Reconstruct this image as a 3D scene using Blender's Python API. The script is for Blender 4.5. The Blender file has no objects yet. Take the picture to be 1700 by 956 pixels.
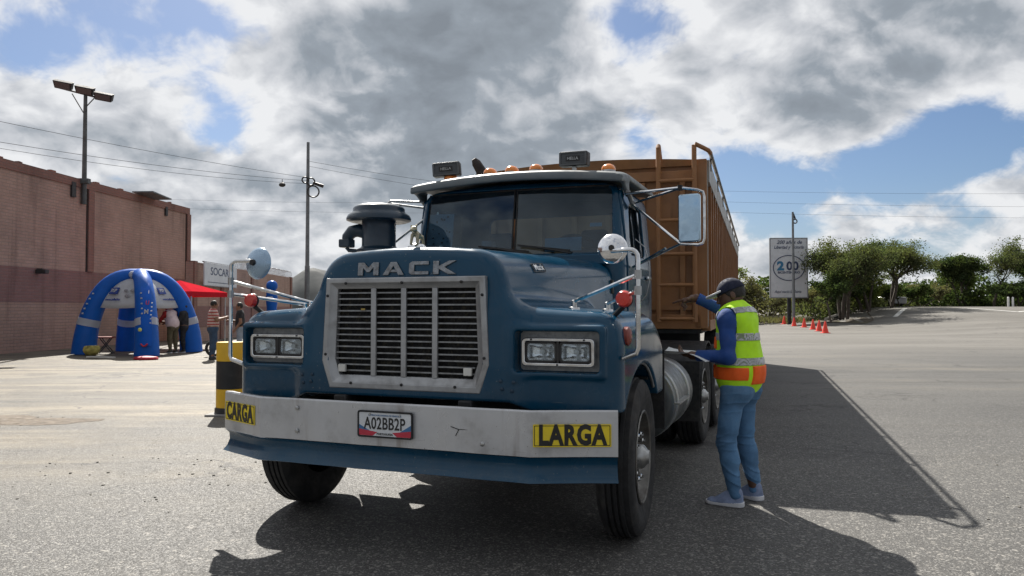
import bpy, bmesh, math, random
import numpy as np
from mathutils import Vector, Matrix
from math import radians as R, sin, cos, pi

random.seed(7); np.random.seed(7)
SC = bpy.context.scene
COL = SC.collection

# ------------------------------------------------------------------ camera
CAM_H = 1.45
cd = bpy.data.cameras.new('camera'); cam = bpy.data.objects.new('camera', cd); COL.objects.link(cam)
cam.location = (0, 0, CAM_H); cam.rotation_euler = (R(90 + 1.56), 0, 0)
cd.sensor_width = 36; cd.lens = 1248 / 1700 * 36; cd.clip_end = 5000; cd.clip_start = .05
SC.camera = cam

# ------------------------------------------------------------------ sun, sky, exposure
SUN_EL, SUN_AZ = R(43.6), R(-16)            # azimuth measured from +Y (ahead) towards +X
sv = Vector((sin(SUN_AZ) * cos(SUN_EL), cos(SUN_AZ) * cos(SUN_EL), sin(SUN_EL)))
sl = bpy.data.lights.new('sun', 'SUN'); sl.energy = 5.0; sl.angle = R(.53); sl.color = (1, .95, .87)
so = bpy.data.objects.new('sun', sl); COL.objects.link(so); so.location = (0, 0, 40)
so.rotation_euler = (-sv).to_track_quat('-Z', 'Y').to_euler()
vs = SC.view_settings; vs.view_transform = 'Standard'; vs.look = 'None'; vs.gamma = 1; vs.exposure = .92
vs.use_curve_mapping = False

class NT:
    """tiny node-tree helper"""
    def __init__(s, tree): s.t = tree; s.n = tree.nodes; s.l = tree.links
    def new(s, typ, **kw):
        n = s.n.new(typ)
        for k, v in kw.items():
            setattr(n, k, v)
        return n
    def put(s, sock, v):
        if hasattr(v, 'is_linked') or isinstance(v, bpy.types.NodeSocket): s.l.new(v, sock)
        elif v is not None: sock.default_value = v
    def math(s, op, a, b=None, c=None, clamp=False):
        n = s.new('ShaderNodeMath', operation=op, use_clamp=clamp)
        for i, v in enumerate((a, b, c)): s.put(n.inputs[i], v)
        return n.outputs[0]
    def vmath(s, op, a, b=None):
        n = s.new('ShaderNodeVectorMath', operation=op)
        s.put(n.inputs[0], a)
        if b is not None: s.put(n.inputs[1], b)
        return n.outputs['Value'] if op in ('DOT_PRODUCT', 'LENGTH') else n.outputs['Vector']
    def noise(s, vec, scale, detail=4, rough=.55, dist=0, lac=2.0):
        n = s.new('ShaderNodeTexNoise')
        s.put(n.inputs['Vector'], vec); n.inputs['Scale'].default_value = scale
        n.inputs['Detail'].default_value = detail; n.inputs['Roughness'].default_value = rough
        n.inputs['Distortion'].default_value = dist; n.inputs['Lacunarity'].default_value = lac
        return n.outputs['Fac']
    def ramp(s, v, lo, hi, a=0., b=1., smooth=True):
        n = s.new('ShaderNodeMapRange', interpolation_type='SMOOTHSTEP' if smooth else 'LINEAR')
        s.put(n.inputs[0], v)
        for i, q in enumerate((lo, hi, a, b)): s.put(n.inputs[i + 1], q)
        return n.outputs[0]
    def mix(s, f, a, b, blend='MIX'):
        n = s.new('ShaderNodeMix', data_type='RGBA', blend_type=blend)
        s.put(n.inputs[0], f)
        for i, v in ((6, a), (7, b)):
            if isinstance(v, (tuple, list)): v = tuple(v[:3]) + (1,)
            s.put(n.inputs[i], v)
        return n.outputs[2]
    def mapping(s, vec, loc=(0, 0, 0), rot=(0, 0, 0), scale=(1, 1, 1)):
        n = s.new('ShaderNodeMapping'); s.put(n.inputs[0], vec)
        n.inputs[1].default_value = loc; n.inputs[2].default_value = rot; n.inputs[3].default_value = scale
        return n.outputs[0]

def pxdir(px, py):
    """direction in the world of a place in the sky (used to lay out the clouds)"""
    f, a = 1248., R(1.56)
    x, y, z = (px - 850) / f, 1., -(py - 478) / f
    v = Vector((x, y * cos(a) - z * sin(a), y * sin(a) + z * cos(a)))
    return v.normalized()

CLOUD_K = 10 / 2 ** .92       # cloud brightness as seen at this exposure
BLUE_K = (.37, .405, .455)
world = bpy.data.worlds.new('World'); SC.world = world; world.use_nodes = True
def build_world():
    W = NT(world.node_tree); W.n.clear()
    out = W.new('ShaderNodeOutputWorld'); bg = W.new('ShaderNodeBackground'); bg.inputs[1].default_value = .1
    W.l.new(bg.outputs[0], out.inputs[0])
    sky = W.new('ShaderNodeTexSky', sky_type='NISHITA'); sky.sun_disc = False
    sky.sun_elevation = SUN_EL; sky.sun_rotation = SUN_AZ; sky.altitude = 500; sky.air_density = 1.0; sky.dust_density = 1.2; sky.ozone_density = 2.5
    d = W.new('ShaderNodeTexCoord').outputs['Generated']
    d = W.vmath('NORMALIZE', d)
    sep = W.new('ShaderNodeSeparateXYZ'); W.l.new(d, sep.inputs[0])
    zc = W.math('MAXIMUM', sep.outputs[2], 0.0)
    k = W.math('DIVIDE', 1.0, W.math('ADD', zc, .55))
    p = W.new('ShaderNodeCombineXYZ')
    W.l.new(W.math('MULTIPLY', sep.outputs[0], k), p.inputs[0]); W.l.new(W.math('MULTIPLY', sep.outputs[1], k), p.inputs[1])
    p = p.outputs[0]
    # broad layout of clear patches (-) and thick cloud (+) round the directions where they stand
    def blobs(lst):
        tot = None
        for (px, py, rx, amp) in lst:
            v = pxdir(px, py)
            dt = W.vmath('DOT_PRODUCT', d, tuple(v))
            s = 1. / (1 - cos(math.atan(rx / 1248.)))
            g = W.math('MULTIPLY', W.math('EXPONENT', W.math('MULTIPLY_ADD', dt, s, -s)), amp)
            tot = g if tot is None else W.math('ADD', tot, g)
        return tot
    cover = blobs([(235, 30, 80, -.20), (330, 60, 60, -.12), (50, 80, 60, -.15), (130, 60, 50, -.06), (370, 180, 50, -.16), (380, 245, 45, -.14),
                   (1050, 25, 55, -.22), (1060, 215, 60, -.26), (1230, 185, 40, -.10), (1240, 300, 70, -.22), (1330, 330, 60, -.20), (1430, 300, 60, -.24), (1540, 240, 70, -.28), (1660, 195, 70, -.24), (1570, 370, 60, -.12), (1480, 400, 50, -.14), (1290, 340, 60, -.12),
                   (700, 120, 260, .22), (1330, 110, 190, .14), (1560, 60, 150, .14), (150, 180, 130, .10), (520, 330, 200, .10), (1560, 330, 60, .08), (1420, 370, 50, .10), (1000, 330, 120, .06)])
    dark = blobs([(640, 60, 190, .48), (820, 130, 200, .55), (940, 230, 90, .35), (480, 90, 90, .22), (1290, 165, 80, .34), (1120, 90, 70, .10), (1610, 40, 110, .28), (720, 250, 110, .35), (900, 20, 120, .25),
                  (300, 270, 80, .18), (110, 240, 80, .22), (250, 160, 50, .14), (600, 330, 100, .10), (1480, 100, 90, .18), (1400, 190, 70, .15),
                  (1010, 110, 45, -.22), (530, 160, 50, -.28), (470, 220, 60, -.22), (90, 110, 70, -.22), (1080, 160, 60, -.15), (1180, 130, 60, -.15), (430, 330, 60, -.1)])
    warp = W.new('ShaderNodeTexNoise'); W.put(warp.inputs['Vector'], p); warp.inputs['Scale'].default_value = 5; warp.inputs['Detail'].default_value = 3
    wv = W.vmath('SCALE', W.vmath('SUBTRACT', warp.outputs['Color'], (.5, .5, .5)))
    wv.node.inputs['Scale'].default_value = .10
    pw = W.vmath('ADD', p, wv)
    big = W.noise(pw, 4.6, 6, .60)
    off = W.vmath('ADD', pw, (sv.x * .03, sv.y * .03, .012))
    big2 = W.noise(off, 4.6, 3, .55)
    den = W.math('ADD', W.math('ADD', big, cover), .085)
    a = W.ramp(den, .415, .585)
    fine = W.noise(pw, 12, 4, .6)
    # thickness -> grey base; slope towards the sun -> bright rims
    lit = W.math('MULTIPLY', W.math('SUBTRACT', big, big2), 3.0)
    bil = W.noise(W.mapping(pw, loc=(3.1, 1.7, 0)), 7.5, 5, .62)
    th = W.ramp(den, .50, .85)
    shade = W.math('ADD', W.math('ADD', W.math('MULTIPLY', th, .40), W.math('MULTIPLY', dark, .46)), W.math('MULTIPLY', lit, -1.0))
    shade = W.math('ADD', shade, W.math('ADD', W.math('MULTIPLY', W.math('SUBTRACT', fine, .5), .55), W.math('MULTIPLY', W.math('SUBTRACT', bil, .5), 1.0)))
    # low on the horizon the layers stack up into one even pale grey
    shade = W.math('ADD', shade, W.ramp(sep.outputs[2], .0, .22, .10, 0))
    shade = W.ramp(shade, .02, 1.05, 0, 1, False)
    # water droplets scatter forwards: clouds towards the sun glow, those with the sun behind the viewer are duller
    fwd = W.ramp(W.vmath('DOT_PRODUCT', d, tuple(Vector((sv.x, sv.y, .35)).normalized())), -.55, .75, .62, 1.0)
    cr = W.new('ShaderNodeValToRGB'); W.l.new(shade, cr.inputs[0])
    e = cr.color_ramp.elements
    K = CLOUD_K
    def kc(r, g, b_): return (r * K, g * K, b_ * K, 1)
    e[0].position = 0; e[0].color = kc(.86, .87, .885); e[1].position = 1; e[1].color = kc(.235, .265, .30)
    m = cr.color_ramp.elements.new(.28); m.color = kc(.60, .62, .655)
    m = cr.color_ramp.elements.new(.60); m.color = kc(.315, .355, .40)
    blue = W.mix(1.0, sky.outputs[0], BLUE_K, 'MULTIPLY')
    hz = W.ramp(sep.outputs[2], .0, .16, .55, 0)
    blue = W.mix(hz, blue, kc(.42, .50, .60)[:3])
    cl = W.vmath('SCALE', cr.outputs[0]); W.l.new(fwd, cl.node.inputs['Scale'])
    col = W.mix(W.math('MULTIPLY', a, .98), blue, cl)
    below = W.ramp(sep.outputs[2], -.02, .0)
    col = W.mix(below, kc(.25, .25, .24)[:3], col)
    W.l.new(col, bg.inputs[0])
build_world()

# ------------------------------------------------------------------ materials
MATS = {}
def mat(name, col, rough=.5, metal=0., var=.12, vscale=6., bump=0., bscale=60., coat=0., dirt=None, dscale=3., damt=.5, spec=.5, trans=0., alpha=1., emit=None, ior=None, rvar=.12, streak=None, chips=None, dust=None):
    if name in MATS: return MATS[name]
    m = bpy.data.materials.new(name); m.use_nodes = True
    T = NT(m.node_tree); b = T.n['Principled BSDF']
    oc = T.new('ShaderNodeTexCoord').outputs['Object']
    n1 = T.noise(oc, vscale, 5, .6)
    dk = tuple(c * (1 - var) for c in col); lt = tuple(min(1, c * (1 + var)) for c in col)
    c = T.mix(T.ramp(n1, .3, .7), dk, lt)
    r = T.ramp(T.noise(oc, vscale * 2.3, 4), .3, .7, max(.02, rough - rvar), min(1, rough + rvar))
    if dirt:
        dn = T.ramp(T.noise(oc, dscale, 7, .68), .48, .72, 0, damt)
        c = T.mix(dn, c, dirt); r = T.math('ADD', r, T.math('MULTIPLY', dn, .25), clamp=True)
    if streak:      # runs of rust and rain down the face
        sn = T.ramp(T.noise(T.mapping(oc, scale=(9, 9, .7)), 1.0, 5, .6), .54, .72, 0, .55)
        sn = T.math('MULTIPLY', sn, T.ramp(T.noise(oc, 2.1, 4), .42, .60)); c = T.mix(sn, c, streak); r = T.math('ADD', r, T.math('MULTIPLY', sn, .3), clamp=True)
    if chips:       # stone chips and scuffs
        cn = T.ramp(T.noise(oc, 48, 3, .5), .68, .72, 0, .8); cn = T.math('MULTIPLY', cn, T.ramp(T.noise(oc, 3.3, 4), .46, .62)); c = T.mix(cn, c, chips)
        c2 = T.ramp(T.noise(T.mapping(oc, rot=(.3, .2, .5), scale=(2, 2, 40)), 1.6, 4), .66, .70, 0, .35); c = T.mix(T.math('MULTIPLY', c2, T.ramp(T.noise(oc, 1.7, 3), .5, .62)), c, chips)
    if dust:        # road dust thrown up by the wheels
        sz = T.new('ShaderNodeSeparateXYZ'); T.l.new(oc, sz.inputs[0])
        du = T.math('MULTIPLY', T.ramp(T.math('ADD', sz.outputs[2], T.math('MULTIPLY', T.noise(oc, 4, 6, .7), .5)), 1.15, 1.55, 1, 0), T.ramp(T.noise(oc, 9, 6, .7), .35, .70, .03, .16)); c = T.mix(du, c, dust); r = T.math('ADD', r, T.math('MULTIPLY', du, .4), clamp=True)
    T.put(b.inputs['Base Color'], c); T.put(b.inputs['Roughness'], r)
    b.inputs['Metallic'].default_value = metal; b.inputs['Coat Weight'].default_value = coat; b.inputs['Coat Roughness'].default_value = .08
    b.inputs['Specular IOR Level'].default_value = spec
    if trans: b.inputs['Transmission Weight'].default_value = trans
    if ior: b.inputs['IOR'].default_value = ior
    if emit: b.inputs['Emission Color'].default_value = tuple(emit) + (1,); b.inputs['Emission Strength'].default_value = 1
    if bump:
        bn = T.new('ShaderNodeBump'); bn.inputs['Strength'].default_value = bump; bn.inputs['Distance'].default_value = .01
        T.put(bn.inputs['Height'], T.noise(oc, bscale, 4)); T.l.new(bn.outputs[0], b.inputs['Normal'])
    MATS[name] = m
    return m

def cloth_mat(name, c, t=.45):
    m = bpy.data.materials.new(name); m.use_nodes = True; T = NT(m.node_tree); T.n.clear()
    out = T.new('ShaderNodeOutputMaterial'); d = T.new('ShaderNodeBsdfDiffuse'); tr = T.new('ShaderNodeBsdfTranslucent'); mx = T.new('ShaderNodeMixShader'); mx.inputs[0].default_value = t
    oc = T.new('ShaderNodeTexCoord').outputs['Object']
    col = T.mix(T.ramp(T.noise(oc, 2.5, 5), .3, .7), tuple(q * .88 for q in c), c)
    T.l.new(col, d.inputs[0]); T.l.new(col, tr.inputs[0]); T.l.new(d.outputs[0], mx.inputs[1]); T.l.new(tr.outputs[0], mx.inputs[2]); T.l.new(mx.outputs[0], out.inputs[0])
    MATS[name] = m; return m

def glass_mat(name, tint, rough=.02, refl=.5, dirt=.12):
    """thin dark glass: mostly see-through, Fresnel mirror on top, dusty film"""
    m = bpy.data.materials.new(name); m.use_nodes = True
    T = NT(m.node_tree); T.n.clear()
    out = T.new('ShaderNodeOutputMaterial'); tr = T.new('ShaderNodeBsdfTransparent'); gl = T.new('ShaderNodeBsdfGlossy'); df = T.new('ShaderNodeBsdfDiffuse')
    tr.inputs[0].default_value = tuple(tint) + (1,); gl.inputs['Roughness'].default_value = rough
    gl.inputs[0].default_value = (.9, .95, 1, 1); df.inputs[0].default_value = (.30, .32, .31, 1)
    fr = T.new('ShaderNodeFresnel'); fr.inputs[0].default_value = 1.5
    oc = T.new('ShaderNodeTexCoord').outputs['Object']
    m1 = T.new('ShaderNodeMixShader'); m2 = T.new('ShaderNodeMixShader')
    T.l.new(T.math('MULTIPLY', fr.outputs[0], refl * 2), m1.inputs[0]); T.l.new(tr.outputs[0], m1.inputs[1]); T.l.new(gl.outputs[0], m1.inputs[2])
    T.l.new(T.ramp(T.noise(oc, 3.5, 7, .7), .45, .8, .02, dirt), m2.inputs[0]); T.l.new(m1.outputs[0], m2.inputs[1]); T.l.new(df.outputs[0], m2.inputs[2])
    T.l.new(m2.outputs[0], out.inputs[0]); MATS[name] = m
    return m

# ------------------------------------------------------------------ mesh builder
class MB:
    def __init__(s): s.v = []; s.f = []
    def add(s, vs, fs, M=None):
        o = len(s.v)
        s.v += [tuple(M @ Vector(v)) if M is not None else tuple(v) for v in vs]
        s.f += [tuple(i + o for i in f) for f in fs]
        return s
    def box(s, c, size, M=None, rot=None):
        hx, hy, hz = size[0] / 2, size[1] / 2, size[2] / 2
        vs = [Vector((x, y, z)) for x in (-hx, hx) for y in (-hy, hy) for z in (-hz, hz)]
        if rot is not None: vs = [rot @ v for v in vs]
        vs = [v + Vector(c) for v in vs]
        return s.add(vs, [(0, 1, 3, 2), (4, 6, 7, 5), (0, 4, 5, 1), (2, 3, 7, 6), (0, 2, 6, 4), (1, 5, 7, 3)], M)
    def tube(s, pts, r, n=8, M=None, caps=True):
        pts = [Vector(p) for p in pts]; m = len(pts)
        rs = r if isinstance(r, (list, tuple)) else [r] * m
        vs = []; up = None
        for i, p in enumerate(pts):
            t = (pts[min(i + 1, m - 1)] - pts[max(i - 1, 0)]).normalized()
            if up is None:
                up = Vector((0, 0, 1)) if abs(t.z) < .9 else Vector((1, 0, 0))
            a = t.cross(up)
            if a.length < 1e-5: a = t.cross(Vector((0, 1, 0)))
            a.normalize(); b = a.cross(t).normalized(); up = b
            for k in range(n):
                q = 2 * pi * k / n
                vs.append(p + (a * cos(q) + b * sin(q)) * rs[i])
        fs = [(i * n + k, i * n + (k + 1) % n, (i + 1) * n + (k + 1) % n, (i + 1) * n + k) for i in range(m - 1) for k in range(n)]
        if caps: fs += [tuple(range(n))[::-1], tuple((m - 1) * n + k for k in range(n))]
        return s.add(vs, fs, M)
    def lathe(s, prof, n=24, M=None, axis='z', closed=False, caps=True):
        """prof: (radius, height) list turned round an axis"""
        vs = []; m = len(prof)
        for (r, h) in prof:
            for k in range(n):
                q = 2 * pi * k / n
                x, y, z = r * cos(q), r * sin(q), h
                vs.append((x, y, z) if axis == 'z' else ((z, x, y) if axis == 'x' else (y, z, x)))
        rng = m if closed else m - 1
        fs = [(i * n + k, i * n + (k + 1) % n, ((i + 1) % m) * n + (k + 1) % n, ((i + 1) % m) * n + k) for i in range(rng) for k in range(n)]
        if not closed and caps: fs += [tuple(range(n))[::-1], tuple((m - 1) * n + k for k in range(n))]
        return s.add(vs, fs, M)
    def prism(s, poly, a, b, plane='xz', M=None):
        """polygon extruded from a to b along the missing axis"""
        def P(u, v, w):
            return {'xz': (u, w, v), 'xy': (u, v, w), 'yz': (w, u, v)}[plane]
        n = len(poly)
        vs = [P(u, v, a) for u, v in poly] + [P(u, v, b) for u, v in poly]
        fs = [tuple(range(n))[::-1], tuple(range(n, 2 * n))] + [(i, (i + 1) % n, n + (i + 1) % n, n + i) for i in range(n)]
        return s.add(vs, fs, M)
    def loft(s, secs, closed=True, caps=True, M=None):
        n = len(secs[0]); vs = [p for q in secs for p in q]
        rng = n if closed else n - 1
        fs = [(i * n + k, i * n + (k + 1) % n, (i + 1) * n + (k + 1) % n, (i + 1) * n + k) for i in range(len(secs) - 1) for k in range(rng)]
        if caps: fs += [tuple(range(n))[::-1], tuple((len(secs) - 1) * n + k for k in range(n))]
        return s.add(vs, fs, M)
    def ball(s, c, r, n=12, m=8, M=None):
        r = (r, r, r) if not isinstance(r, (tuple, list)) else r
        vs = [(c[0], c[1], c[2] - r[2])]
        for i in range(1, m):
            t = -pi / 2 + pi * i / m
            for k in range(n):
                q = 2 * pi * k / n; vs.append((c[0] + r[0] * cos(t) * cos(q), c[1] + r[1] * cos(t) * sin(q), c[2] + r[2] * sin(t)))
        vs.append((c[0], c[1], c[2] + r[2])); L = len(vs) - 1
        fs = [(0, 1 + (k + 1) % n, 1 + k) for k in range(n)]
        fs += [(1 + i * n + k, 1 + i * n + (k + 1) % n, 1 + (i + 1) * n + (k + 1) % n, 1 + (i + 1) * n + k) for i in range(m - 2) for k in range(n)]
        fs += [(1 + (m - 2) * n + k, 1 + (m - 2) * n + (k + 1) % n, L) for k in range(n)]
        return s.add(vs, fs, M)
    def build(s, name, m, parent=None, bevel=0, seg=2, smooth=40, fix=True, loc=None, rotz=0):
        me = bpy.data.meshes.new(name); me.from_pydata(s.v, [], s.f)
        if fix:
            bm = bmesh.new(); bm.from_mesh(me); bmesh.ops.recalc_face_normals(bm, faces=bm.faces); bm.to_mesh(me); bm.free()
        return link(name, me, m, parent, bevel, seg, smooth, loc, rotz)

def link(name, me, m, parent=None, bevel=0, seg=2, smooth=40, loc=None, rotz=0):
    o = bpy.data.objects.new(name, me); COL.objects.link(o)
    for q in (m if isinstance(m, (list, tuple)) else [m]): me.materials.append(q)
    if parent is not None: o.parent = parent
    if loc is not None: o.location = loc
    o.rotation_euler.z = rotz
    if smooth:
        me.polygons.foreach_set('use_smooth', [True] * len(me.polygons)); me.set_sharp_from_angle(angle=R(smooth))
    if bevel:
        b = o.modifiers.new('bevel', 'BEVEL'); b.width = bevel; b.segments = seg; b.limit_method = 'ANGLE'; b.angle_limit = R(35)
    return o

def tag(o, label, cat, group=None):
    o['label'] = label; o['category'] = cat
    if group: o['group'] = group
    return o
def thing(name, label, cat, loc=(0, 0, 0), rotz=0, group=None):
    o = bpy.data.objects.new(name, None); COL.objects.link(o); o.empty_display_size = .1
    o.location = loc; o.rotation_euler = (0, 0, rotz)
    return tag(o, label, cat, group)
def struct(o): o['kind'] = 'structure'; return o
def copy_tree(o, parent=None):
    c = o.copy(); COL.objects.link(c); c.parent = parent
    for ch in o.children: copy_tree(ch, c)
    return c

def arc(cx, cy, r, a0, a1, n):
    return [(cx + r * cos(R(a0 + (a1 - a0) * i / n)), cy + r * sin(R(a0 + (a1 - a0) * i / n))) for i in range(n + 1)]
def rrect(x0, x1, z0, z1, r, n=4):
    return arc(x1 - r, z1 - r, r, 0, 90, n) + arc(x0 + r, z1 - r, r, 90, 180, n) + arc(x0 + r, z0 + r, r, 180, 270, n) + arc(x1 - r, z0 + r, r, 270, 360, n)
def frame_mb(outer, inner, a, b, plane='xz'):
    """ring between two polygons of the same point count, extruded a..b"""
    n = len(outer); mb = MB()
    P = {'xz': lambda u, v, w: (u, w, v), 'xy': lambda u, v, w: (u, v, w), 'yz': lambda u, v, w: (w, u, v)}[plane]
    vs = [P(*p, a) for p in outer] + [P(*p, a) for p in inner] + [P(*p, b) for p in outer] + [P(*p, b) for p in inner]
    fs = []
    for i in range(n):
        j = (i + 1) % n
        fs += [(i, j, n + j, n + i), (2 * n + i, 3 * n + i, 3 * n + j, 2 * n + j), (i, 2 * n + i, 2 * n + j, j), (n + i, n + j, 3 * n + j, 3 * n + i)]
    return mb.add(vs, fs)

_tc = {}
def text_mesh(txt, size, depth=.002, bold=0., xs=1., shear=0., align='CENTER', space=1.):
    c = bpy.data.curves.new('lettering', 'FONT'); c.body = txt; c.size = size; c.extrude = depth; c.offset = bold * size
    c.align_x = align; c.align_y = 'CENTER'; c.shear = shear; c.resolution_u = 3; c.space_character = space
    o = bpy.data.objects.new('lettering', c); COL.objects.link(o)
    dg = bpy.context.evaluated_depsgraph_get(); me = bpy.data.meshes.new_from_object(o.evaluated_get(dg))
    bpy.data.objects.remove(o)
    if xs != 1: me.transform(Matrix.Diagonal((xs, 1, 1, 1)))
    return me
def text_on(txt, size, M, m, parent, name='lettering', **kw):
    """lettering lying in its own XY plane, moved by M (X along the line, Y up the letters, Z out)"""
    me = text_mesh(txt, size, **kw); me.transform(M); me.materials.clear()
    return link(name, me, m, parent, smooth=0)
def basis(o, x, y):
    x = Vector(x).normalized(); y = Vector(y); z = x.cross(y).normalized(); y = z.cross(x)
    return Matrix(((x.x, y.x, z.x, o[0]), (x.y, y.y, z.y, o[1]), (x.z, y.z, z.z, o[2]), (0, 0, 0, 1)))

# ------------------------------------------------------------------ smooth solids from distance fields
def smin(a, b, k):
    h = np.clip(.5 + .5 * (b - a) / k, 0, 1); return b * (1 - h) + a * h - k * h * (1 - h)
def smax(a, b, k): return -smin(-a, -b, k)
def s_box(P, c, hf, r):
    q = np.abs(P - np.array(c, np.float32)) - (np.array(hf, np.float32) - r)
    return np.sqrt((np.maximum(q, 0) ** 2).sum(-1)) + np.minimum(q.max(-1), 0) - r
def s_cap(P, a, b, r1, r2):
    a = np.array(a, np.float32); ba = np.array(b, np.float32) - a; pa = P - a
    t = np.clip((pa @ ba) / max(1e-9, float(ba @ ba)), 0, 1)
    return np.sqrt(((pa - t[..., None] * ba) ** 2).sum(-1)) - (r1 + (r2 - r1) * t)
def s_ell(P, c, r):
    r = np.array(r, np.float32); q = (P - np.array(c, np.float32)) / r
    k0 = np.sqrt((q ** 2).sum(-1)); k1 = np.sqrt(((q / r) ** 2).sum(-1))
    return k0 * (k0 - 1) / np.maximum(k1, 1e-6)

def nets(fn, lo, hi, vox, refine=2):
    lo = np.array(lo, np.float32); hi = np.array(hi, np.float32)
    B = 4
    nb = np.maximum(2, np.ceil(((hi - lo) / vox + 1) / B)).astype(int); n = nb * B
    # coarse pass over blocks of B x B x B samples, then only the blocks near the surface
    cc = [lo[i] + vox * (B * np.arange(nb[i]) + (B - 1) / 2).astype(np.float32) for i in range(3)]
    g = np.stack(np.meshgrid(*cc, indexing='ij'), -1).astype(np.float32)
    C = fn(g.reshape(-1, 3)).reshape(nb)
    near = np.argwhere(np.abs(C) < vox * 2.6 * 2.2)
    V = np.repeat(np.repeat(np.repeat(C, B, 0), B, 1), B, 2).astype(np.float32)
    o = np.stack(np.meshgrid(*[np.arange(B)] * 3, indexing='ij'), -1).reshape(-1, 3)
    for i in range(0, len(near), 6000):
        q = (near[i:i + 6000, None, :] * B + o[None]).reshape(-1, 3)
        V[q[:, 0], q[:, 1], q[:, 2]] = fn((lo + vox * q).astype(np.float32))
    ins = V < 0
    cs = [(i, j, k) for i in (0, 1) for j in (0, 1) for k in (0, 1)]
    sub = lambda A, c: A[c[0]:n[0] - 1 + c[0], c[1]:n[1] - 1 + c[1], c[2]:n[2] - 1 + c[2]]
    tot = sum(sub(ins, c).astype(np.int8) for c in cs)
    act = (tot > 0) & (tot < 8); ii = np.argwhere(act)
    idx = -np.ones(act.shape, np.int64); idx[act] = np.arange(len(ii))
    cv = np.stack([sub(V, c)[act] for c in cs], -1); acc = np.zeros((len(ii), 3)); cnt = np.zeros(len(ii))
    for a in range(8):
        for b in range(a + 1, 8):
            d = [abs(cs[a][q] - cs[b][q]) for q in range(3)]
            if sum(d) != 1: continue
            va, vb = cv[:, a], cv[:, b]; mk = (va < 0) != (vb < 0)
            t = np.where(mk, va / np.where(mk, va - vb, 1), 0)
            pos = np.array(cs[a]) + t[:, None] * (np.array(cs[b]) - np.array(cs[a]))
            acc[mk] += pos[mk]; cnt[mk] += 1
    P = lo + vox * (ii + acc / cnt[:, None])
    quads = []
    def emit(chg, low, cells):
        q = np.stack([idx[c] for c in cells], -1)
        q = np.where(low[:, None], q, q[:, ::-1]); quads.append(q)
    def at(i, j, k): return (i, j, k)
    for axis in range(3):
        s1 = [slice(1, -1)] * 3; s2 = [slice(1, -1)] * 3
        s1[axis] = slice(0, -1); s2[axis] = slice(1, None)
        A, B = ins[tuple(s1)], ins[tuple(s2)]
        w = np.argwhere(A != B); low = A[A != B]
        off = np.ones(3, int); off[axis] = 0; w = w + off
        u, v = [(1, 2), (2, 0), (0, 1)][axis]
        cells = []
        for du, dv in ((-1, -1), (0, -1), (0, 0), (-1, 0)):
            c = w.copy(); c[:, u] += du; c[:, v] += dv; cells.append((c[:, 0], c[:, 1], c[:, 2]))
        emit(None, low, cells)
    F = np.concatenate(quads); F = F[(F >= 0).all(1)]
    P = P.astype(np.float32)
    def grad(Q, e=vox * .25):
        g = np.empty_like(Q)
        for i in range(3):
            d = np.zeros(3, np.float32); d[i] = e
            g[:, i] = (fn(Q + d) - fn(Q - d)) / (2 * e)
        return g
    for _ in range(refine):
        g = grad(P); s = fn(P); st = -(s / np.maximum((g ** 2).sum(1), .05))[:, None] * g
        L = np.sqrt((st ** 2).sum(1))[:, None]; P = P + st * np.minimum(1, vox * .6 / np.maximum(L, 1e-9))
    N = grad(P); N /= np.maximum(np.sqrt((N ** 2).sum(1)), 1e-6)[:, None]
    return P, F, N

def sdf_obj(name, fn, lo, hi, vox, m, parent=None, normals=True, slot=None, loc=None, rotz=0):
    P, F, N = nets(fn, lo, hi, vox)
    me = bpy.data.meshes.new(name); me.from_pydata(P.tolist(), [], F.tolist())
    o = link(name, me, m, parent, smooth=0, loc=loc, rotz=rotz)
    me.polygons.foreach_set('use_smooth', [True] * len(me.polygons))
    if slot is not None:
        C = P[F].mean(1); me.polygons.foreach_set('material_index', slot(C).astype(np.int32))
    if normals and len(me.vertices): me.normals_split_custom_set_from_vertices(N.tolist())
    return o
# ================================================================== GROUND
def gz(X, Y):
    """height of the yard: flat round the truck, rising to a low crest on the far right"""
    s = lambda t: max(0., min(1., t)) ** 2 * (3 - 2 * max(0., min(1., t)))
    return 1.62 * s((X - 21) / 13) * s((Y - 33) / 38)

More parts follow.
